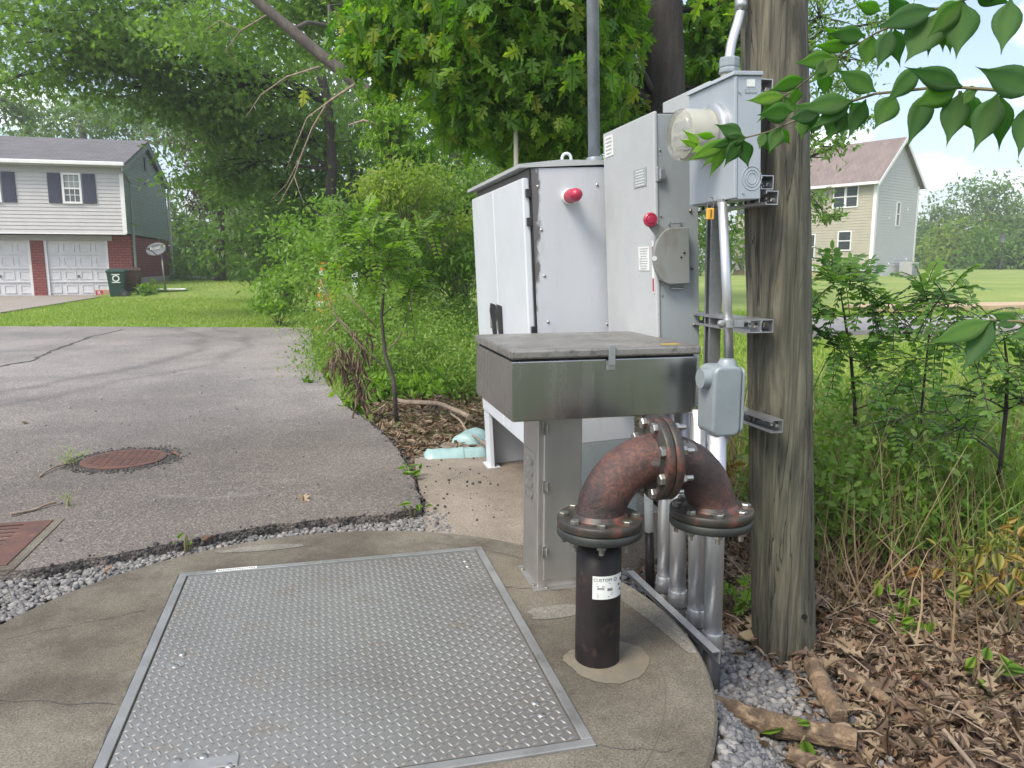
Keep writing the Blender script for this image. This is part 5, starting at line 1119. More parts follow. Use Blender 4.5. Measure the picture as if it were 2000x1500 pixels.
# traffic cones
def cone(label, px, Y, h, r0, r1, bands=4, name='traffic_cone', cat='traffic cone', knob=True):
    p = D(px, 600, Y); z = float(H(p[0], p[1])); t = thing(name, label, cat, (p[0], p[1], z), 0, 'orange and white cones in the weeds')
    mb = MB(); mb.box(-r0*1.5,r0*1.5,-r0*1.5,r0*1.5,0,.05); mb.build('base', m_black, t, bevel=.01)
    mb = MB(); mb.lathe([(r0,.05),(r1,h)], 24); mb.build('body', m_orange, t, smooth=False)
    for k in range(bands):
        z0 = .05+(h-.05)*(k*.25+.12); z1 = z0+(h-.05)*.11; f = lambda zz: r0+(r1-r0)*(zz-.05)/(h-.05)+.002
        mb = MB(); mb.lathe([(f(z0),z0),(f(z1),z1)], 24); mb.build('white_band', m_label, t)
    if knob: mb = MB(); mb.lathe([(r1,h),(r1*.6,h+.02),(r1*.6,h+.06),(r1*1.1,h+.08),(r1*.6,h+.11)], 14); mb.build('handle', m_orange, t)
cone('tall orange and white cone, left of the group in the weeds', 634, 12.6, 1.05, .17, .06)
cone('tall orange and white cone, right of the group in the weeds', 667, 12.6, 1.08, .17, .06)
cone('short orange and white cone between the two tall ones', 650, 12.4, .72, .15, .03, 2, knob=False)
p = D(695, 600, 12.0); t = thing('marker_stake', 'white flat marker stake standing in the weeds right of the cones', 'stake', (p[0], p[1], float(H(p[0],p[1]))), .2)
mb = MB(); mb.box(-.045,.045,-.01,.01,-.1,1.0); mb.build('blade', m_label, t, bevel=.004); mb = MB(); mb.box(-.046,.046,-.012,-.0105,.85,.93); mb.build('band', m_binG, t)

# ================================================================== TREES
def V3(px, py, Y): return D(px, py, Y)
def gz(p): return np.array([p[0], p[1], float(H(p[0], p[1]))])
def blob(px, py, Y, rx, n, rz=None, ry=None): return (D(px, py, Y), (rx, ry or rx, rz or rx*.75), int(n))
# near pin oak whose lobed leaves hang into the picture
b = gz(V3(1310, 600, 5.2))
tree('oak_tree', 'dark trunked oak behind the grey panel whose lobed bright leaves fill the top middle', 'tree',
     [b, V3(1303,400,5.2), V3(1298,220,5.2), V3(1290,0,5.2), V3(1286,-250,5.2), V3(1280,-520,5.3), V3(1275,-900,5.4)], [.17,.15,.142,.138,.13,.11,.06],
     [blob(765,80,5.2,.32,805,.22), blob(850,50,5.0,.46,1400,.28), blob(765,125,5.3,.28,455,.12), blob(960,70,4.8,.50,1750,.38), blob(930,180,5.0,.36,980,.22), blob(1060,120,4.7,.48,1662,.40), blob(1020,210,4.9,.40,910,.26), blob(1110,210,4.9,.36,735,.28), blob(905,250,5.3,.18,262,.10), blob(1165,90,4.8,.24,735,.38), blob(1190,220,5.2,.18,420,.3), blob(1380,60,5.6,.34,560,.36), blob(1370,180,5.8,.28,385,.22), blob(1060,290,5.6,.30,350,.18), blob(1080,-40,4.6,.6,1400,.4), blob(1420,10,5.5,.4,525,.3), blob(880,-30,5.0,.5,1225,.3), blob(1000,-60,4.7,.9,1750,.4)],
       .100, m_oakleaf, m_bark, OAK, per=26, sig=.24, bias=(0,-.1,-.75), keep=lambda p: (np.abs((p[:,0]/p[:,1])*1518-292) > 52) | (p[:,2] > 3.3) | (p[:,1] > 5.5))
# the leaning limb tree with pin oak foliage at upper left
b = gz(V3(815, 560, 10.5))
tree('leaning_tree', 'vine grown tree with a long grey limb leaning to the upper left', 'tree',
     [b, V3(800,430,10.4), V3(775,300,10.3), V3(760,215,10.2), V3(700,165,10.2), V3(630,110,10.2), V3(570,60,10.2), V3(500,0,10.2), V3(430,-80,10.2)], [.15,.13,.12,.11,.078,.072,.068,.062,.045],
     [blob(560,30,12.8,1.1,2000,.7), blob(430,60,13,1.3,2000,.7), blob(620,-10,12.6,1.0,1300,.6), blob(700,60,13,1.1,1800,.9)], .115, m_leafblue, m_barkgrey, STAR, per=55, sig=.17)
b = gz(V3(600, 560, 17))
tree('oak_tree', 'large blue green oak spreading over the house roof and the upper left', 'tree',
     [b, V3(640,450,17), V3(650,330,17), V3(640,200,17), V3(600,40,17), V3(560,-150,17), V3(540,-350,17)], [.13,.12,.11,.10,.09,.08,.05],
     [blob(80,60,15,1.8,1980,.8), blob(30,150,15.5,.9,462,.5), blob(200,40,15,1.9,2508,.9), blob(330,90,15.5,1.8,2376,.9), blob(270,170,16,1.5,1518,.6), blob(420,170,16.5,1.8,2244,.9), blob(150,130,15.5,1.2,858,.5), blob(530,140,17,1.8,2244,1.1), blob(400,225,17,1.2,1450,.6), blob(470,270,17.5,1.6,2178,.9), blob(590,260,18,1.8,2244,1.2), blob(430,350,18,1.4,1584,.6), blob(560,370,18.5,1.5,1650,.8), blob(300,-30,15,2.2,1650,.8), blob(100,-40,15,2.2,1320,.8)], .15, m_leafblue, m_bark, STAR, per=60, sig=.16)
# dark bare-ish branches in that crown
t = thing('dead_limb', 'bare grey dead twigs hanging from the leaning limb', 'branch', V3(615,165,9.8))
mb = MB(); o_ = V3(615,165,9.8)
for pth, r_ in (([(700,160),(640,200),(610,250),(590,300),(575,345),(545,400)],.016),([(640,200),(600,230),(575,290),(560,330)],.010),([(625,130),(560,150),(510,185),(480,230)],.012),([(520,30),(470,60),(440,100),(470,130)],.010),([(470,60),(430,40),(400,60)],.007),([(575,345),(590,390),(600,420)],.006),([(590,300),(560,360),(530,390)],.006),([(745,245),(710,235),(680,245)],.02)):
    mb.tube([tuple(V3(x,y,9.8+.1*i)-o_) for i,(x,y) in enumerate(pth)], [r_*(1-.7*i/len(pth)) for i in range(len(pth))], 6)
mb.build('wood', m_twig, t, smooth=True)
# vine clothing the leaning tree, as part of undergrowth
def foliage(name, label, cat, blobs, lsize, lmat, tpl=SML, per=60, sig=.2, bias=(0,0,-.4), kind=None, group=None, stems=None, flatup=1.0):
    o0 = gz(blobs[0][0]) if kind is None else np.zeros(3); P = []; Q = []; CSs = []
    for bl in blobs:
        cs, p, q_ = clumps(np.array(bl[0])-o0, bl[1], bl[2], per, sig); P.append(p); Q.append(q_); CSs.append((np.array(bl[0])-o0, cs))
    P = np.concatenate(P); Q = np.concatenate(Q); n = len(P); Rm = basis(rvec(n, bias), rvec(n, (0,-.3,flatup), .55))
    if kind is None:
        root = thing(name, label, cat, o0, group=group); mb = MB()
        for c, cs in CSs:
            for cc in cs[:: max(1, len(cs)//6)]: mb.tube(branch_pts((c[0],c[1],max(0,c[2]-.5)), cc, 3, .0), [.009,.007,.005,.003], 5)
        mb.build('stems', m_stem, root, smooth=True); scatter('foliage', tpl[0], tpl[1], P, Rm, lsize*(.65+.7*rng.random(n)), lmat, root, np.clip(Q+rng.random(n)*.45,0,1)); return root
    o = scatter(name, tpl[0], tpl[1], P, Rm, lsize*(.65+.7*rng.random(n)), lmat, None, np.clip(Q+rng.random(n)*.45,0,1)); return tag(o, label, cat, group, kind)
foliage('climbing_vine', 'bright green creeper climbing the leaning trunk', 'vine', [blob(815,500,9.9,.45,900,.6), blob(790,330,9.9,.42,1100,.5), blob(760,240,9.9,.36,800,.4), blob(775,400,9.9,.40,900,.5), blob(745,200,10,.22,300,.25)], .085, m_leafbright, OVA)
foliage('yellow_shrub', 'yellow green leafy bush top in front of the dark woods', 'shrub', [blob(790,350,8.6,.55,1500,.22), blob(740,380,8.6,.4,800,.25), blob(850,420,8.8,.4,700,.4)], .06, m_leafyg, SML)
foliage('dark_shrub', 'dense dark green bush left of the white cabinet', 'shrub', [blob(870,420,9.6,.7,2600,.7), blob(880,500,9.4,.75,2600,.5), blob(960,330,10.5,.8,1400,.6)], .075, m_leafmid, SML)
# woods behind
gw = 'trees of the dark woods behind the lot'
WT = [(430,548,31,430,.22,[(450,300,2.9,3200,2.2),(395,385,.9,800,.8),(480,380,1.8,1800,1.0),(430,370,1.5,1500,.7)],m_leafwine,'dull leaved tree with a bare straight trunk standing behind the lawn',.17),
 (560,540,24,570,.2,[(560,420,2.4,2800,1.6),(520,480,1.8,1500,1.0),(600,470,1.8,1700,1.2)],m_leafdark,'dark rounded tree right of the bare straight trunk, low behind the lawn',.21),
 (680,540,20,690,.22,[(690,330,2.6,3200,2.0),(650,430,2.0,2100,1.2),(740,430,2.0,2100,1.3)],m_leafdark,'dark tree behind the leaning trunk',.19),
 (900,540,16,900,.2,[(900,260,2.4,2800,1.8),(870,400,1.8,1900,1.2),(960,420,1.6,1500,1.2)],m_leafdark,'dark tree just left of and above the white cabinet',.16),
 (1070,540,20,1070,.25,[(1070,200,3.0,3000,2.4),(1080,380,2.4,1900,1.6),(1000,120,2.6,2000,1.6)],m_leafmid,'green tree rising behind the white cabinet',.18),
 (1400,560,15,1410,.12,[(1410,300,1.3,1400,1.5),(1400,430,.9,900,.9),(1430,180,1.3,1100,1.0)],m_leafmid,'slim leafy tree between the grey panel and the wooden pole',.12),
 (1230,540,24,1200,.25,[(1250,150,3.0,2500,2.2),(1330,300,2.6,1700,2.0),(1400,120,2.4,1500,1.6)],m_leafblue,'blue green tree behind the oak trunk',.2),
 (250,540,44,150,.3,[(150,225,4.0,2000,1.3),(250,240,3.5,1600,1.2),(70,262,2.6,700,.7)],m_leaffar,'far pale green tree showing above the house roof',.32),
 (500,545,42,470,.3,[(400,450,5.0,2600,2.0),(560,480,5,2600,1.8),(700,440,5,2600,3.0),(380,500,4,2000,1.2),(480,250,5.5,3000,3.2),(640,180,5,2600,3.4)],m_leafdark,'broad dark tree closing the background behind the lawn',.36),
 (900,545,34,870,.3,[(860,330,5.0,3600,3.4),(1000,420,4.5,2600,2.6),(830,480,4.0,2600,2.0)],m_leafdark,'broad dark tree filling the gap left of the white cabinet',.30),
 (1690,0,9.0,0,.1,[(1600,20,.5,380,.35),(1650,70,.4,260,.3),(1600,130,.35,200,.3),(1720,20,.4,200,.2)],m_leafmid,'',.1)]
for (bx, by, Y, tx, r_, bls, lm, lb, ls) in WT[:-1]:
    b = gz(V3(bx, by, Y)); top = max(bls, key=lambda q_: -q_[1]); tp_ = V3(top[0], top[1], Y)
    mid_ = V3((bx+tx)/2, (by+top[1])/2, Y)
    tree('woodland_tree', lb, 'tree', [b, mid_, tp_], [r_, r_*.8, r_*.4], [blob(q_[0], q_[1], Y+random.uniform(-.5,.5), q_[2], q_[3], q_[4]) for q_ in bls], ls, lm, m_bark, SML, group=gw, per=70, sig=.19)
b = gz(V3(1860, 545, 14)); 
tree('hanging_tree', 'loose leafy tree behind the pole with thin sprays hanging over the beige house', 'tree', [gz(V3(1520,560,12)), V3(1530,350,12), V3(1540,100,12), V3(1550,-150,12)], [.12,.1,.09,.06],
     [blob(1600,30,11.5,.75,900,.6), blob(1660,120,11.5,.6,420,.45), blob(1600,210,11.5,.5,480,.5), blob(1625,290,11.3,.42,260,.16), blob(1690,230,11.5,.35,130,.2), blob(1590,400,11.5,.35,320,.4), blob(1615,425,11.4,.18,110,.2), blob(1730,40,11.5,.4,160,.2), blob(1560,120,12,.7,700,.8), blob(1440,80,12.5,.8,800,.7)], .085, m_leafmid, m_bark, SML, per=26, sig=.24)
gr_ = 'far trees at the right edge of the lawn'
for (px, Y, h_, rr_, n_, lm, lb) in ((1825,75,395,2.6,900,m_leaffar,'far small tree right of the beige house'),(1915,70,350,3.6,2200,m_leaffar,'tallest far round tree behind the street lamp'),(1990,66,400,3.4,1700,m_leaffar,'far tree at the right edge of the picture'),(1870,68,430,3.0,1700,m_leafyg,'far yellow green tree left of the street lamp'),(1945,64,440,3.0,1700,m_leafmid,'far darker tree right behind the street lamp'),(2050,62,380,3.4,1400,m_leaffar,'far tree just beyond the right edge'),(1790,80,420,3.2,1000,m_leafmid,'far tree partly behind the beige house corner')):
    b = gz(V3(px, 540, Y)); zt = D(px, h_, Y)[2]; top = np.array([b[0], b[1], zt-rr_*.6])
    tree('far_tree', lb, 'tree', [b, (b+top)/2, top], [.25,.2,.1], [(top, (rr_,rr_,rr_*.8), n_), ((b+top)/2+np.array([rr_*.5,-.5,0]), (rr_*.9,rr_*.9,rr_*.8), n_), ((b*2+top)/3+np.array([-rr_*.4,-.8,0]), (rr_,rr_,rr_*.7), n_)], .42, lm, m_bark, SML, group=gr_, per=45, sig=.2)
tree('far_tree', 'tree with a bare dark branch at the far left edge above the roof', 'tree', [gz(V3(-150,545,36)), V3(-130,300,36), V3(-60,150,36)], [.3,.25,.15], [blob(-30,190,36,2.4,1300,1.4), blob(-100,120,36,3.4,1600,2.0), blob(20,215,36,1.2,400,.6)], .26, m_leaffar, m_bark, SML, per=50, sig=.2)
# closing woods: far wooded mass
P_ = []
mass = [blob(x, 500+random.uniform(-10,10), 55+random.uniform(-4,4), 5.5, 1100, 3.6) for x in range(330, 1460, 90)]
foliage('distant_woods', 'far dark wood closing the view behind the lawn', 'woods', mass, .5, m_leafdark, SML, 60, .2, kind='stuff')
mass = [blob(x, 505, 92+random.uniform(-4,4), 7, 700, 3.4) for x in range(1480, 2300, 90)]+[blob(x, 505, 70, 6, 700, 3.4) for x in range(-500, 0, 110)]
foliage('distant_woods', 'far pale wood beyond the right lawn', 'woods', mass, .6, m_leaffar, SML, 60, .2, kind='stuff')
# shrubs along the lawn
gsr = 'bushes lining the lot and lawn'
for args in (('hazel_shrub','bright feathery bush at the right end of the lawn',[blob(570,545,14.5,.75,1500,.5),blob(600,480,14.5,.8,1500,.7),blob(545,590,14.2,.45,700,.35)],.085,m_leafbright,LFT),
             ('hazel_shrub','bright bush behind the sapling',[blob(640,520,12.6,.7,1500,.7),blob(630,440,13,.8,1300,.7)],.085,m_leafbright,LFT),
             ('hazel_shrub','green bush directly behind the orange cones',[blob(700,540,13.5,1.0,2000,.7),blob(760,520,13.2,.8,1500,.7)],.09,m_leafmid,LFT),
             ('hazel_shrub','low bushes under the bare trunk beyond the lawn',[blob(370,530,36,2.4,1600,.8),blob(470,535,35,2.4,1600,.6),blob(520,535,33,1.8,1200,.5)],.2,m_leafmid,SML)):
    foliage(args[0], args[1], 'shrub', args[2], args[3], args[4], args[5], group=gsr)
foliage('hosta_plant', 'leafy bright hosta beside the brown bin', 'plant', [blob(292,566,27.2,.36,200,.22)], .20, m_leafbright, OVA, 20, .3)
# behind the camera: the bush the foreground twigs grow from, and a hedge that the steel reflects
foliage('hedge', 'dense dark hedge standing behind the viewer', 'hedge', [((-4+1.8*i, -4.0, 1.5), (1.3,.7,1.5), 900) for i in range(6)], .12, m_leafdark, SML, 60, .2)

# ------------------------------------------------------------------ weeds
def blades(name, label, cat, n, test, lo, hi, hmin, hmax, mat, lean=.35, kind='stuff', tpl=BLD, zf=None, wscale=1.0, dens=None):
    X = rng.uniform(lo[0], hi[0], n); Y = rng.uniform(lo[1], hi[1], n); ok = test(X, Y); X, Y = X[ok], Y[ok]; n = len(X)
    ax = rvec(n, (0,0,1/lean*1.0), 1.0); ax[:, 2] = np.abs(ax[:, 2]); s_ = rng.uniform(hmin, hmax, n); h3 = np.stack([s_, s_*wscale, s_], 1)
    return tag(scatter(name, tpl[0], tpl[1], np.stack([X, Y, H(X, Y)-.005], 1), basis(ax, rvec(n)), h3, mat), label, cat, kind=kind)
inlawn = lambda X, Y: (~inpoly(X, Y, asph)) & (Y > 13.2) & (X < -2.2) & ~inpoly(X, Y, [g2(-300,560), g2(-300,660), g2(0,611), g2(110,594), g2(200,579), g2(270,577), g2(230,570), g2(-200,570)])
blades('lawn_grass', 'mown green lawn in front of the left house', 'grass', 110000, lambda X,Y: inlawn(X,Y) & (rng.random(len(X)) < 1.2-(Y-13)/22), (-17,13), (-2.4,31), .045, .09, m_grass, .7, wscale=3.2)
blades('meadow_grass', 'green grass beyond the wooden pole', 'grass', 90000, lambda X,Y: (uu(X,Y) > 1.9) & (Y > 4.6) & ~((X > 4) & (Y > 11.5) & (Y < 14+X*.35)), (1.6,4.2), (14,20), .05, .15, m_grass, .6, wscale=2.2)
blades('near_weeds', 'fine green weeds and grass right of the pole', 'weeds', 12000, lambda X,Y: (uu(X,Y) > 2.3) & (rng.random(len(X)) < S(Y, 2.9, 4.4)), (1.1,2.7), (5.2,7), .14, .40, m_weed, .55, wscale=.5)
blades('dry_grass', 'brown dry stems in front of the green weeds', 'weeds', 3600, lambda X,Y: (uu(X,Y) > 1.75) & (rng.random(len(X)) < np.exp(-((Y-3.3)/.9)**2)), (.9,2.0), (4.5,5.2), .12, .45, m_drygrass, .6, wscale=.35)
random.seed(31); massA = []; massB = []
for k in range(165):
    px = random.uniform(1585, 2080); Y = random.uniform(3.3, 6.2); X = (px-1000)/1518*Y
    hh = random.uniform(.25,.62)*(1.05 if Y < 5 else .65)
    (massA if random.random() < .62 else massB).append(((X, Y, float(H(X,Y))+hh*.55), (.26,.24,hh*.6), 230))
foliage('tangled_weeds', 'tangled green weeds and brambles right of the wooden pole', 'weeds', massA, .045, m_leafmid, LFT, 30, .32, kind='stuff')
foliage('tangled_weeds', 'bright loose weeds mixed into the brambles right of the wooden pole', 'weeds', massB, .045, m_weed, SML, 30, .34, kind='stuff')
blades('weed_stalks', 'brown weed stalks standing right of the pole', 'weeds', 2600, lambda X,Y: (uu(X,Y) > 1.85) & (Y > 3.0), (1.2,2.9), (4.2,5.6), .3, .8, m_drygrass, .3, wscale=.12)
# weed thicket between lot and cabinet
th = lambda X, Y: (~inpoly(X, Y, asph)) & (X > -3.3) & (uu(X,Y) > -.2) & (X < .75*Y-.0)
blades('thicket_stems', 'thin weed stems of the thicket between the lot and the cabinet', 'weeds', 2600, lambda X,Y: th(X,Y) & (vv(X,Y) > 6.6), (-3.3,5.8), (1.5,12.6), .25, .7, m_weed, .3, wscale=.25)
mass = []
random.seed(12)
for k in range(105):
    px = random.uniform(640, 925); Y = random.uniform(6.9, 11.2); X = (px-1000)/1518*Y
    if inpoly(np.array([X]), np.array([Y]), asph)[0]: continue
    hh = random.uniform(.5,1.0)*(1.0 if Y > 7.8 else .6); mass.append(((X, Y, float(H(X,Y))+hh*.55), (.40,.40,hh*.55), 520))
foliage('weed_thicket', 'dense bright weeds between the asphalt edge and the white cabinet', 'weeds', mass, .042, m_weed, SML, 40, .26, kind='stuff')
mass = []
for k in range(9):
    px = random.uniform(690, 850); Y = random.uniform(6.0, 6.8); X = (px-1000)/1518*Y
    mass.append(((X, Y, .06), (.22,.2,.07), 90))
foliage('ground_vine', 'broad leaved green ground creeper at the edge of the mulch', 'creeper', mass, .08, m_leafbright, OVA, 30, .3, kind='stuff')
# white strip of shoots on the asphalt
for px, py, n_, s_, lab_ in ((600,748,22,.055,'small creeper shoot running onto the asphalt'),(690,795,70,.07,'dark leafy tuft at the asphalt edge below the sapling'),(803,995,10,.035,'small broad leaf weed at the corner of the asphalt'),(800,925,14,.05,'tiny weed on the pad side of the asphalt edge'),(145,908,40,.07,'grass tuft at the left rim of the manhole'),(130,990,12,.05,'grass sprout beside the drain'),(365,1062,6,.028,'green sprout in the gravel by the slab')):
    p = G(px, py, .03); o = foliage('weed_tuft', lab_, 'weed', [((p[0],p[1],.05), (s_*1.3,s_*1.3,.05), n_)], s_, m_leafbright if 'grass' not in lab_ else m_grass, OVA if 'grass' not in lab_ else BLD, 10, .3, (0,0,.6) if 'grass' in lab_ else (0,0,.1))

m_leafbright2 = leafmat('sapling leaves', [(.065,.15,.04),(.10,.21,.045),(.16,.28,.05)], .46)
# ------------------------------------------------------------------ locust saplings: feathered leaves
def pinnate(base, d, L, pairs, P, A, U, Sz, stems, sag=.35):
    d = d/np.linalg.norm(d); side = np.cross(d, [0,0,1.0]); side /= np.linalg.norm(side)+1e-9; prev = base; pts = [base]
    for i in range(1, pairs+1):
        t_ = i/pairs; p = base+d*L*t_+np.array([0,0,-sag*L*t_*t_]); pts.append(p); dd = p-prev; dd /= np.linalg.norm(dd); prev = p
        for s_ in (-1, 1):
            a = dd*.35+side*s_+np.array([0,0,random.uniform(-.35,.05)]); P.append(p); A.append(a/np.linalg.norm(a)); U.append(np.cross(a, dd*s_)+rng.normal(size=3)*.25); Sz.append(L*.22*(1-.3*abs(t_-.5)))
    P.append(prev); A.append(dd); U.append(np.array([0,0,1.0])); Sz.append(L*.2); stems.append(pts)
def locust(label, path, radii, tips, lmat, Lf=.22, nleaf=7, pairs=8, seed=1, group='locust saplings with feathered leaves', bark=None):
    random.seed(seed); o0 = path[0]; root = thing('locust_sapling', label, 'sapling', o0, group=group); mb = MB(); mb.tube([tuple(p-o0) for p in path], radii, 9, jit=.06)
    P=[];A=[];U=[];Sz=[];st=[]
    for j, (a, b) in enumerate(tips):
        A0 = path[a]-o0; B0 = b-o0; bp = branch_pts(A0, B0, 5, .02, .04); mb.tube(bp, [.35*radii[a]*(1-.13*i)+.0012 for i in range(6)], 6)
        for k in range(nleaf):
            q_ = bp[random.randint(2,5)] if k else bp[5]; dd = rvec(1, (B0-A0)/np.linalg.norm(B0-A0)*.5+np.array([0,0,.35]), 1.0)[0]; pinnate(q_, dd, Lf*random.uniform(.75,1.2), pairs, P, A, U, Sz, st)
    for pts in st: mb.tube(pts, [.0022]*len(pts), 4)
    mb.build('stem', bark or m_barkgrey, root, smooth=True)
    n = len(P); scatter('foliage', LFT[0], LFT[1], np.array(P), basis(np.array(A), np.array(U)), np.array(Sz)*(.8+.4*rng.random(n)), lmat, root, np.repeat(rng.random(n//17+1), 17)[:n]*.7+rng.random(n)*.3)
    return root
Y = 5.25
locust('leafy locust sapling with a crooked grey stem beside the asphalt edge', [G(775,823,0), D(768,740,Y), D(752,690,Y), D(745,620,Y), D(750,560,Y), D(735,500,Y), D(712,450,Y)], [.016,.015,.013,.011,.009,.007,.004],
    [(6,D(690,425,Y)),(6,D(720,415,5.1)),(6,D(760,430,5.4)),(5,D(670,480,Y)),(5,D(790,470,5.0)),(5,D(720,470,4.9)),(4,D(700,530,5.3)),(4,D(800,520,5.5)),(4,D(650,510,5.4)),(3,D(810,560,5.3)),(5,D(840,440,5.7)),(4,D(760,500,5.0))], m_leafbright, .22, 13, 9, 3)
t = thing('bare_stem', 'bare reddish twigs forking left from the foot of the sapling', 'branch', D(748,715,Y)); o_ = D(748,715,Y); mb = MB()
for pth in ([(748,715),(700,670),(660,625),(640,580),(625,545)],[(700,670),(680,640),(650,610)],[(660,625),(645,640),(632,650)],[(735,640),(700,600),(680,575)],[(752,690),(780,660),(800,600),(805,570)]):
    mb.tube([tuple(D(x,y,Y-.02*i)-o_) for i,(x,y) in enumerate(pth)], [.006*(1-.6*i/len(pth)) for i in range(len(pth))], 6)
mb.build('wood', m_twig, t, smooth=True)
locust('locust sapling just right of the wooden pole', [G(1672,905,-.2), D(1670,800,3.95), D(1662,700,3.95), D(1650,620,3.95), D(1642,575,3.95)], [.012,.010,.008,.006,.003],
    [(4,D(1620,545,3.9)),(4,D(1690,555,3.9)),(3,D(1740,590,3.8)),(3,D(1600,610,4.0)),(2,D(1760,660,3.8)),(2,D(1630,680,4.0)),(3,D(1770,610,3.7)),(2,D(1700,720,3.7)),(4,D(1650,530,4.1)),(1,D(1780,760,3.8))], m_leafbright2, .22, 12, 8, 5, bark=m_bark)
locust('locust sapling with a dark forked stem at the right edge', [G(1945,965,-.2), D(1955,900,3.1), D(1965,800,3.1), D(1968,720,3.1), D(1960,650,3.1)], [.010,.009,.008,.006,.003],
    [(4,D(1900,640,3.0)),(4,D(2010,640,3.0)),(3,D(1900,700,3.0)),(2,D(1880,760,3.1)),(3,D(2030,700,3.0)),(2,D(2020,780,3.0)),(4,D(1830,590,3.3)),(2,D(1820,860,3.2)),(1,D(1850,800,3.3))], m_leafbright2, .16, 10, 8, 8, bark=m_bark)
locust('low locust sprout between the two larger ones', [G(1800,900,-.2), D(1800,800,3.6), D(1810,700,3.6), D(1820,600,3.6)], [.007,.006,.005,.003],
    [(3,D(1860,560,3.5)),(3,D(1800,560,3.7)),(2,D(1850,640,3.5)),(2,D(1760,700,3.6)),(1,D(1870,820,3.5)),(1,D(1740,830,3.6)),(3,D(1900,590,3.5))], m_leafbright2, .20, 9, 8, 9, bark=m_bark)
# dead brown plant at the lot edge
p = G(718, 818, 0); t = thing('withered_plant', 'withered brown plant with hanging dead leaves at the asphalt edge', 'plant', p); mb = MB()
stk = []
for pth in ([(718,818),(700,760),(685,710),(665,690)],[(718,818),(705,750),(700,700),(710,670)],[(700,760),(680,720),(655,700)]):
    q_ = [D(x,y,5.3)-p for x,y in pth]; mb.tube([tuple(a) for a in q_], [.008,.006,.005,.003][:len(q_)], 6); stk += q_[1:]
mb.build('stalk', m_twig, t, smooth=True)
n = 190; base_ = np.array([stk[i] for i in rng.integers(0, len(stk), n)])+rng.normal(size=(n,3))*np.array([.035,.035,.07])
scatter('foliage', OVA[0], OVA[1], base_, basis(rvec(n, (0,0,-2.2)), rvec(n)), np.stack([rng.uniform(.05,.14,n), rng.uniform(.02,.05,n), rng.uniform(.03,.08,n)],1), m_dead, t, rng.random(n)*.45)
# yellowing bush at the right, small green seedlings
foliage('viburnum_bush', 'yellow and orange leaved bush low at the right edge', 'shrub', [(D(1975,1050,2.75),(.20,.15,.08),34),(D(1920,1090,2.75),(.17,.12,.09),24),(D(1985,1130,2.6),(.16,.1,.10),30),(D(1860,1105,2.9),(.12,.1,.06),14)], .058, m_yelleaf, OVA, 10, .3)
for px, py, n_, lab_ in ((1755,1190,16,'light green seedling in the leaves right of the pole'),(1775,1235,12,'second light green seedling, nearer the camera'),(1560,1440,8,'tiny sprout beside the long log'),(1440,1185,22,'fallen green oak sprig left of the pole foot'),(1400,920,26,'orange and yellow leaves behind the conduit'),(1925,1320,10,'small sprout low at the right')):
    p = G(px, py, -.2) if py > 1000 else D(px, py, 3.4)
    foliage('seedling', lab_, 'seedling', [((p[0],p[1],p[2]+.03),(.07,.06,.03),n_)], .055, m_yelleaf if 'orange' in lab_ else m_leafbright, OAK if 'oak' in lab_ else OVA, 8, .35, (0,0,.2))
# tall goldenrod stalk
p = G(1790, 1120, -.22); t = thing('weed_stalk', 'tall leafy green weed stalk rising from the leaves right of the pole', 'weed', p)
mb = MB(); tp_ = D(1795, 900, p[1]+.05)-p; mb.tube([(0,0,0), tuple(tp_*.5+np.array([-.01,0,0])), tuple(tp_)], [.004,.0035,.002], 7); mb.build('stem', m_stem, t, smooth=True)
n = 40; f_ = np.linspace(.2,1,n)[:,None]; scatter('foliage', OVA[0], OVA[1]*1, tp_[None]*f_, basis(rvec(n,(0,0,.2)), rvec(n,(0,0,1),.3)), np.tile([.055,.018,.055],(n,1))*np.linspace(1.2,.6,n)[:,None], m_leafbright, t)
# long arching grass clump at right
n = 1500; cx = D(1880, 960, 3.7); X = cx[0]+rng.normal(size=n)*.42; Yv = cx[1]+rng.normal(size=n)*.35; ax = rvec(n,(0,0,1.6),.8); ax[:,2] = np.abs(ax[:,2])
tag(scatter('arching_grass', BLD[0], BLD[1], np.stack([X,Yv,H(X,Yv)],1), basis(ax, rvec(n)), np.stack([rng.uniform(.3,.6,n)]*1+[rng.uniform(.10,.2,n)]+[rng.uniform(.5,.9,n)],1), m_weed), 'long arching grass clump under the right saplings', 'grass', kind='stuff')

# ------------------------------------------------------------------ foreground branches
def big_leaf(mb, a, b, wd, roll=0, curve=.12, wo=(0,0,0)):
    a = Vector(tuple(a)); b = Vector(tuple(b)); d = b-a; L = d.length; x = d.normalized(); view = Vector((a.x+wo[0], a.y+wo[1], a.z+wo[2]-CH)).normalized()
    y = x.cross(view).normalized(); z = y.cross(x).normalized()
    y, z = y*math.cos(roll)+z*math.sin(roll), z*math.cos(roll)-y*math.sin(roll)
    prof = [0,.12,.34,.47,.50,.46,.36,.22,.10,.035,0]; n = len(prof)-1; vs = []
    for i, w_ in enumerate(prof):
        t_ = i/n; c = a+x*(L*t_)+z*(L*curve*math.sin(math.pi*t_))
        for s_ in (-1,-.5,0,.5,1): q_ = abs(s_); mb.mid.append(1 if s_ == 0 else 0); vs.append(c+y*(s_*w_*wd)+z*(wd*w_*(-.30*q_+.10*q_*q_)+.015*wd*math.sin(9*t_+s_*3)))
    mb.add(vs, [(i*5+j, i*5+j+1, (i+1)*5+j+1, (i+1)*5+j) for i in range(n) for j in range(4)])
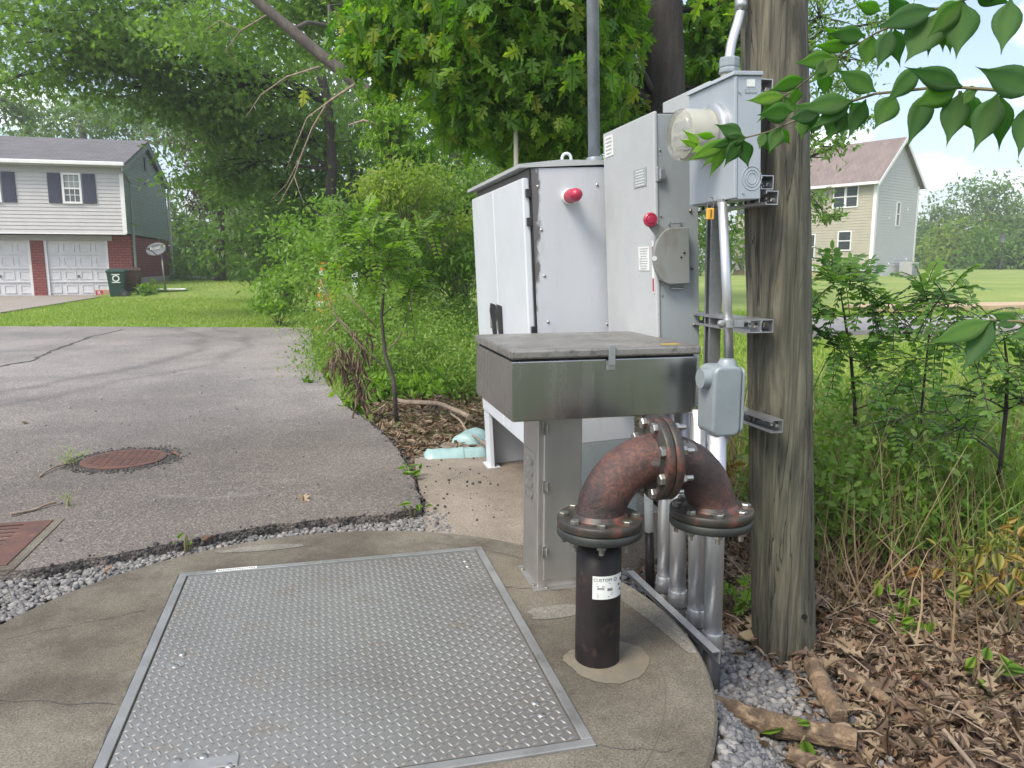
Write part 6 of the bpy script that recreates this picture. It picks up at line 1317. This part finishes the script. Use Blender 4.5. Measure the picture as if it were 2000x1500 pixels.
def fbranch(label, stem, leaves, Yfn, r=.0016):
    o0 = D(*stem[0], Yfn(stem[0][0])); t = thing('leafy_branch', label, 'branch', o0, group='leafy twigs reaching in from the right')
    mb = MB(); mb.tube([tuple(D(x,y,Yfn(x))-o0) for x,y in stem], [r*1.5*(1-.6*i/len(stem)) for i in range(len(stem))], 8); mb.build('twig', m_twig if False else m_stem, t, smooth=True)
    lv = MB(); lv.mid = []; random.seed(len(leaves)); cnt = []
    ext_ = []
    for l in leaves:
        if random.random() < .5:
            (x0,y0),(x1,y1),w_ = l[:3]; an = random.choice((-1,1))*random.uniform(.35,.8); dx, dy = (x1-x0)*.9, (y1-y0)*.9
            ext_.append(((x0+random.uniform(-8,8), y0+random.uniform(-3,3)), (x0+dx*math.cos(an)-dy*math.sin(an), y0+dx*math.sin(an)+dy*math.cos(an)), w_*.9, l[3] if len(l) > 3 else random.uniform(.1,.6)))
    for l in leaves+ext_:
        (x0,y0),(x1,y1),w_ = l[:3]; Y = Yfn(x0); dY = random.uniform(-.02,.025); before = len(lv.v)
        a = D(x0,y0,Y); b = D(x1,y1,Y+dY); sc_ = Y/1518
        big_leaf(lv, a-o0+np.array([0,0,0]), b-o0, w_*sc_*random.uniform(.85,1.12), random.uniform(-.4,.4), random.uniform(.03,.10), o0); cnt.append((before, len(lv.v), l[3] if len(l) > 3 else random.uniform(.05,.5)))
        # note: view vector uses local coordinates; small twigs, so the roll stays loose
    o = lv.build('foliage', m_fore, t, smooth=True); a_ = o.data.attributes.new('tint','FLOAT','POINT'); arr = np.zeros(len(o.data.vertices), np.float32)
    for i0, i1, v_ in cnt: arr[i0:i1] = v_
    arr += np.array(lv.mid, np.float32)*.16+rng.normal(size=len(arr)).astype(np.float32)*.03; arr = np.clip(arr, 0, 1)
    a_.data.foreach_set('value', arr); sd_ = o.modifiers.new('s','SOLIDIFY'); sd_.thickness = .0003
    return t
fbranch('upper leafy twig slanting down from the top right corner', [(2700,-200),(2300,-120),(1960,-30),(1905,-8),(1830,17),(1785,33),(1712,64),(1630,115),(1582,152),(1545,180),(1520,194)],
 [((1882,0),(1867,117),58),((1850,18),(1856,107),44),((1975,-5),(1955,107),58),((1832,25),(1767,124),66),((1828,25),(1812,112),50),((1828,15),(1705,55),42),((1722,22),(1668,6),26,.6),((1692,70),(1612,66),40),((1662,92),(1583,90),26,.7),((1632,112),(1550,124),36,.55),((1573,152),(1498,180),32,.5),((1625,118),(1588,145),30),((1742,56),(1712,138),44),((1705,68),(1690,135),40,.5),((1612,138),(1610,192),32,.5),((1560,170),(1545,212),24,.6),((1535,186),(1455,197),28,.75),((1530,188),(1478,240),34,.5),((1530,188),(1560,225),26),((1905,-8),(1985,-40),40),((1775,38),(1730,-10),36)],
 lambda x: 1.35-(x-1500)*.0007)
fbranch('lower leafy twig whose bright tip crosses the glass meter', [(2800,330),(2400,240),(2040,186),(1950,176),(1880,171),(1820,171),(1780,176),(1710,183),(1660,199),(1635,208),(1590,222),(1555,235),(1530,245),(1500,258),(1455,269),(1410,277),(1378,290)],
 [((1882,170),(1765,130),52),((1800,130),(1726,205),46),((1818,174),(1771,291),50),((1878,176),(1848,288),50),((1950,180),(1900,300),54),((1905,176),(1880,205),24),((2030,178),(1905,130),62),((2010,200),(1988,312),48),((1750,182),(1705,256),48),((1692,192),(1655,274),42),((1640,208),(1615,278),38),((1712,180),(1628,132),46),((1668,196),(1552,212),40),((1600,222),(1582,268),28),((1600,222),(1540,232),34),((1570,232),(1565,272),28),((1548,218),(1478,225),42),((1500,258),(1507,305),28),((1495,258),(1482,292),22),((1527,247),(1500,300),30),((1453,266),(1395,242),34),((1450,270),(1413,328),38),((1425,276),(1398,316),22),((1412,277),(1370,330),28,.6),((1428,272),(1337,317),30,.75),((1398,268),(1355,262),18,.9),((1368,282),(1331,252),14,1),((1370,286),(1340,284),9,1),((1372,284),(1352,298),9,1),((1520,250),(1545,285),24),((1660,200),(1700,235),30)],
 lambda x: 1.30-(x-1400)*.0006)
fbranch('blurred low twig with two large leaves at the right edge', [(2900,760),(2400,690),(2060,640),(1990,628),(1935,625)], [((1940,624),(1812,672),48),((1945,624),(1895,682),34),((1990,628),(1935,612),26),((2050,640),(1965,660),40)], lambda x: .75)
hm = bpy.data.materials.new('haze air'); hm.use_nodes = True; hn_ = hm.node_tree; hn_.nodes.clear()
pv = N(hn_, 'ShaderNodeVolumePrincipled'); pv.inputs['Color'].default_value = (.93,.96,1,1); pv.inputs['Density'].default_value = .0018; pv.inputs['Anisotropy'].default_value = .2
ho = N(hn_, 'ShaderNodeOutputMaterial'); LK(hn_, pv.outputs[0], ho.inputs['Volume'])
mb = MB(); mb.box(-305, 305, -35, 540, -1.8, 26); tag(mb.build('haze', hm), kind='stuff')
for o in bpy.data.objects:
    if o.type == 'EMPTY' and not o.children: print('empty thing without parts', o.name)
print('verts', sum(len(o.data.vertices) for o in bpy.data.objects if o.type == 'MESH'))
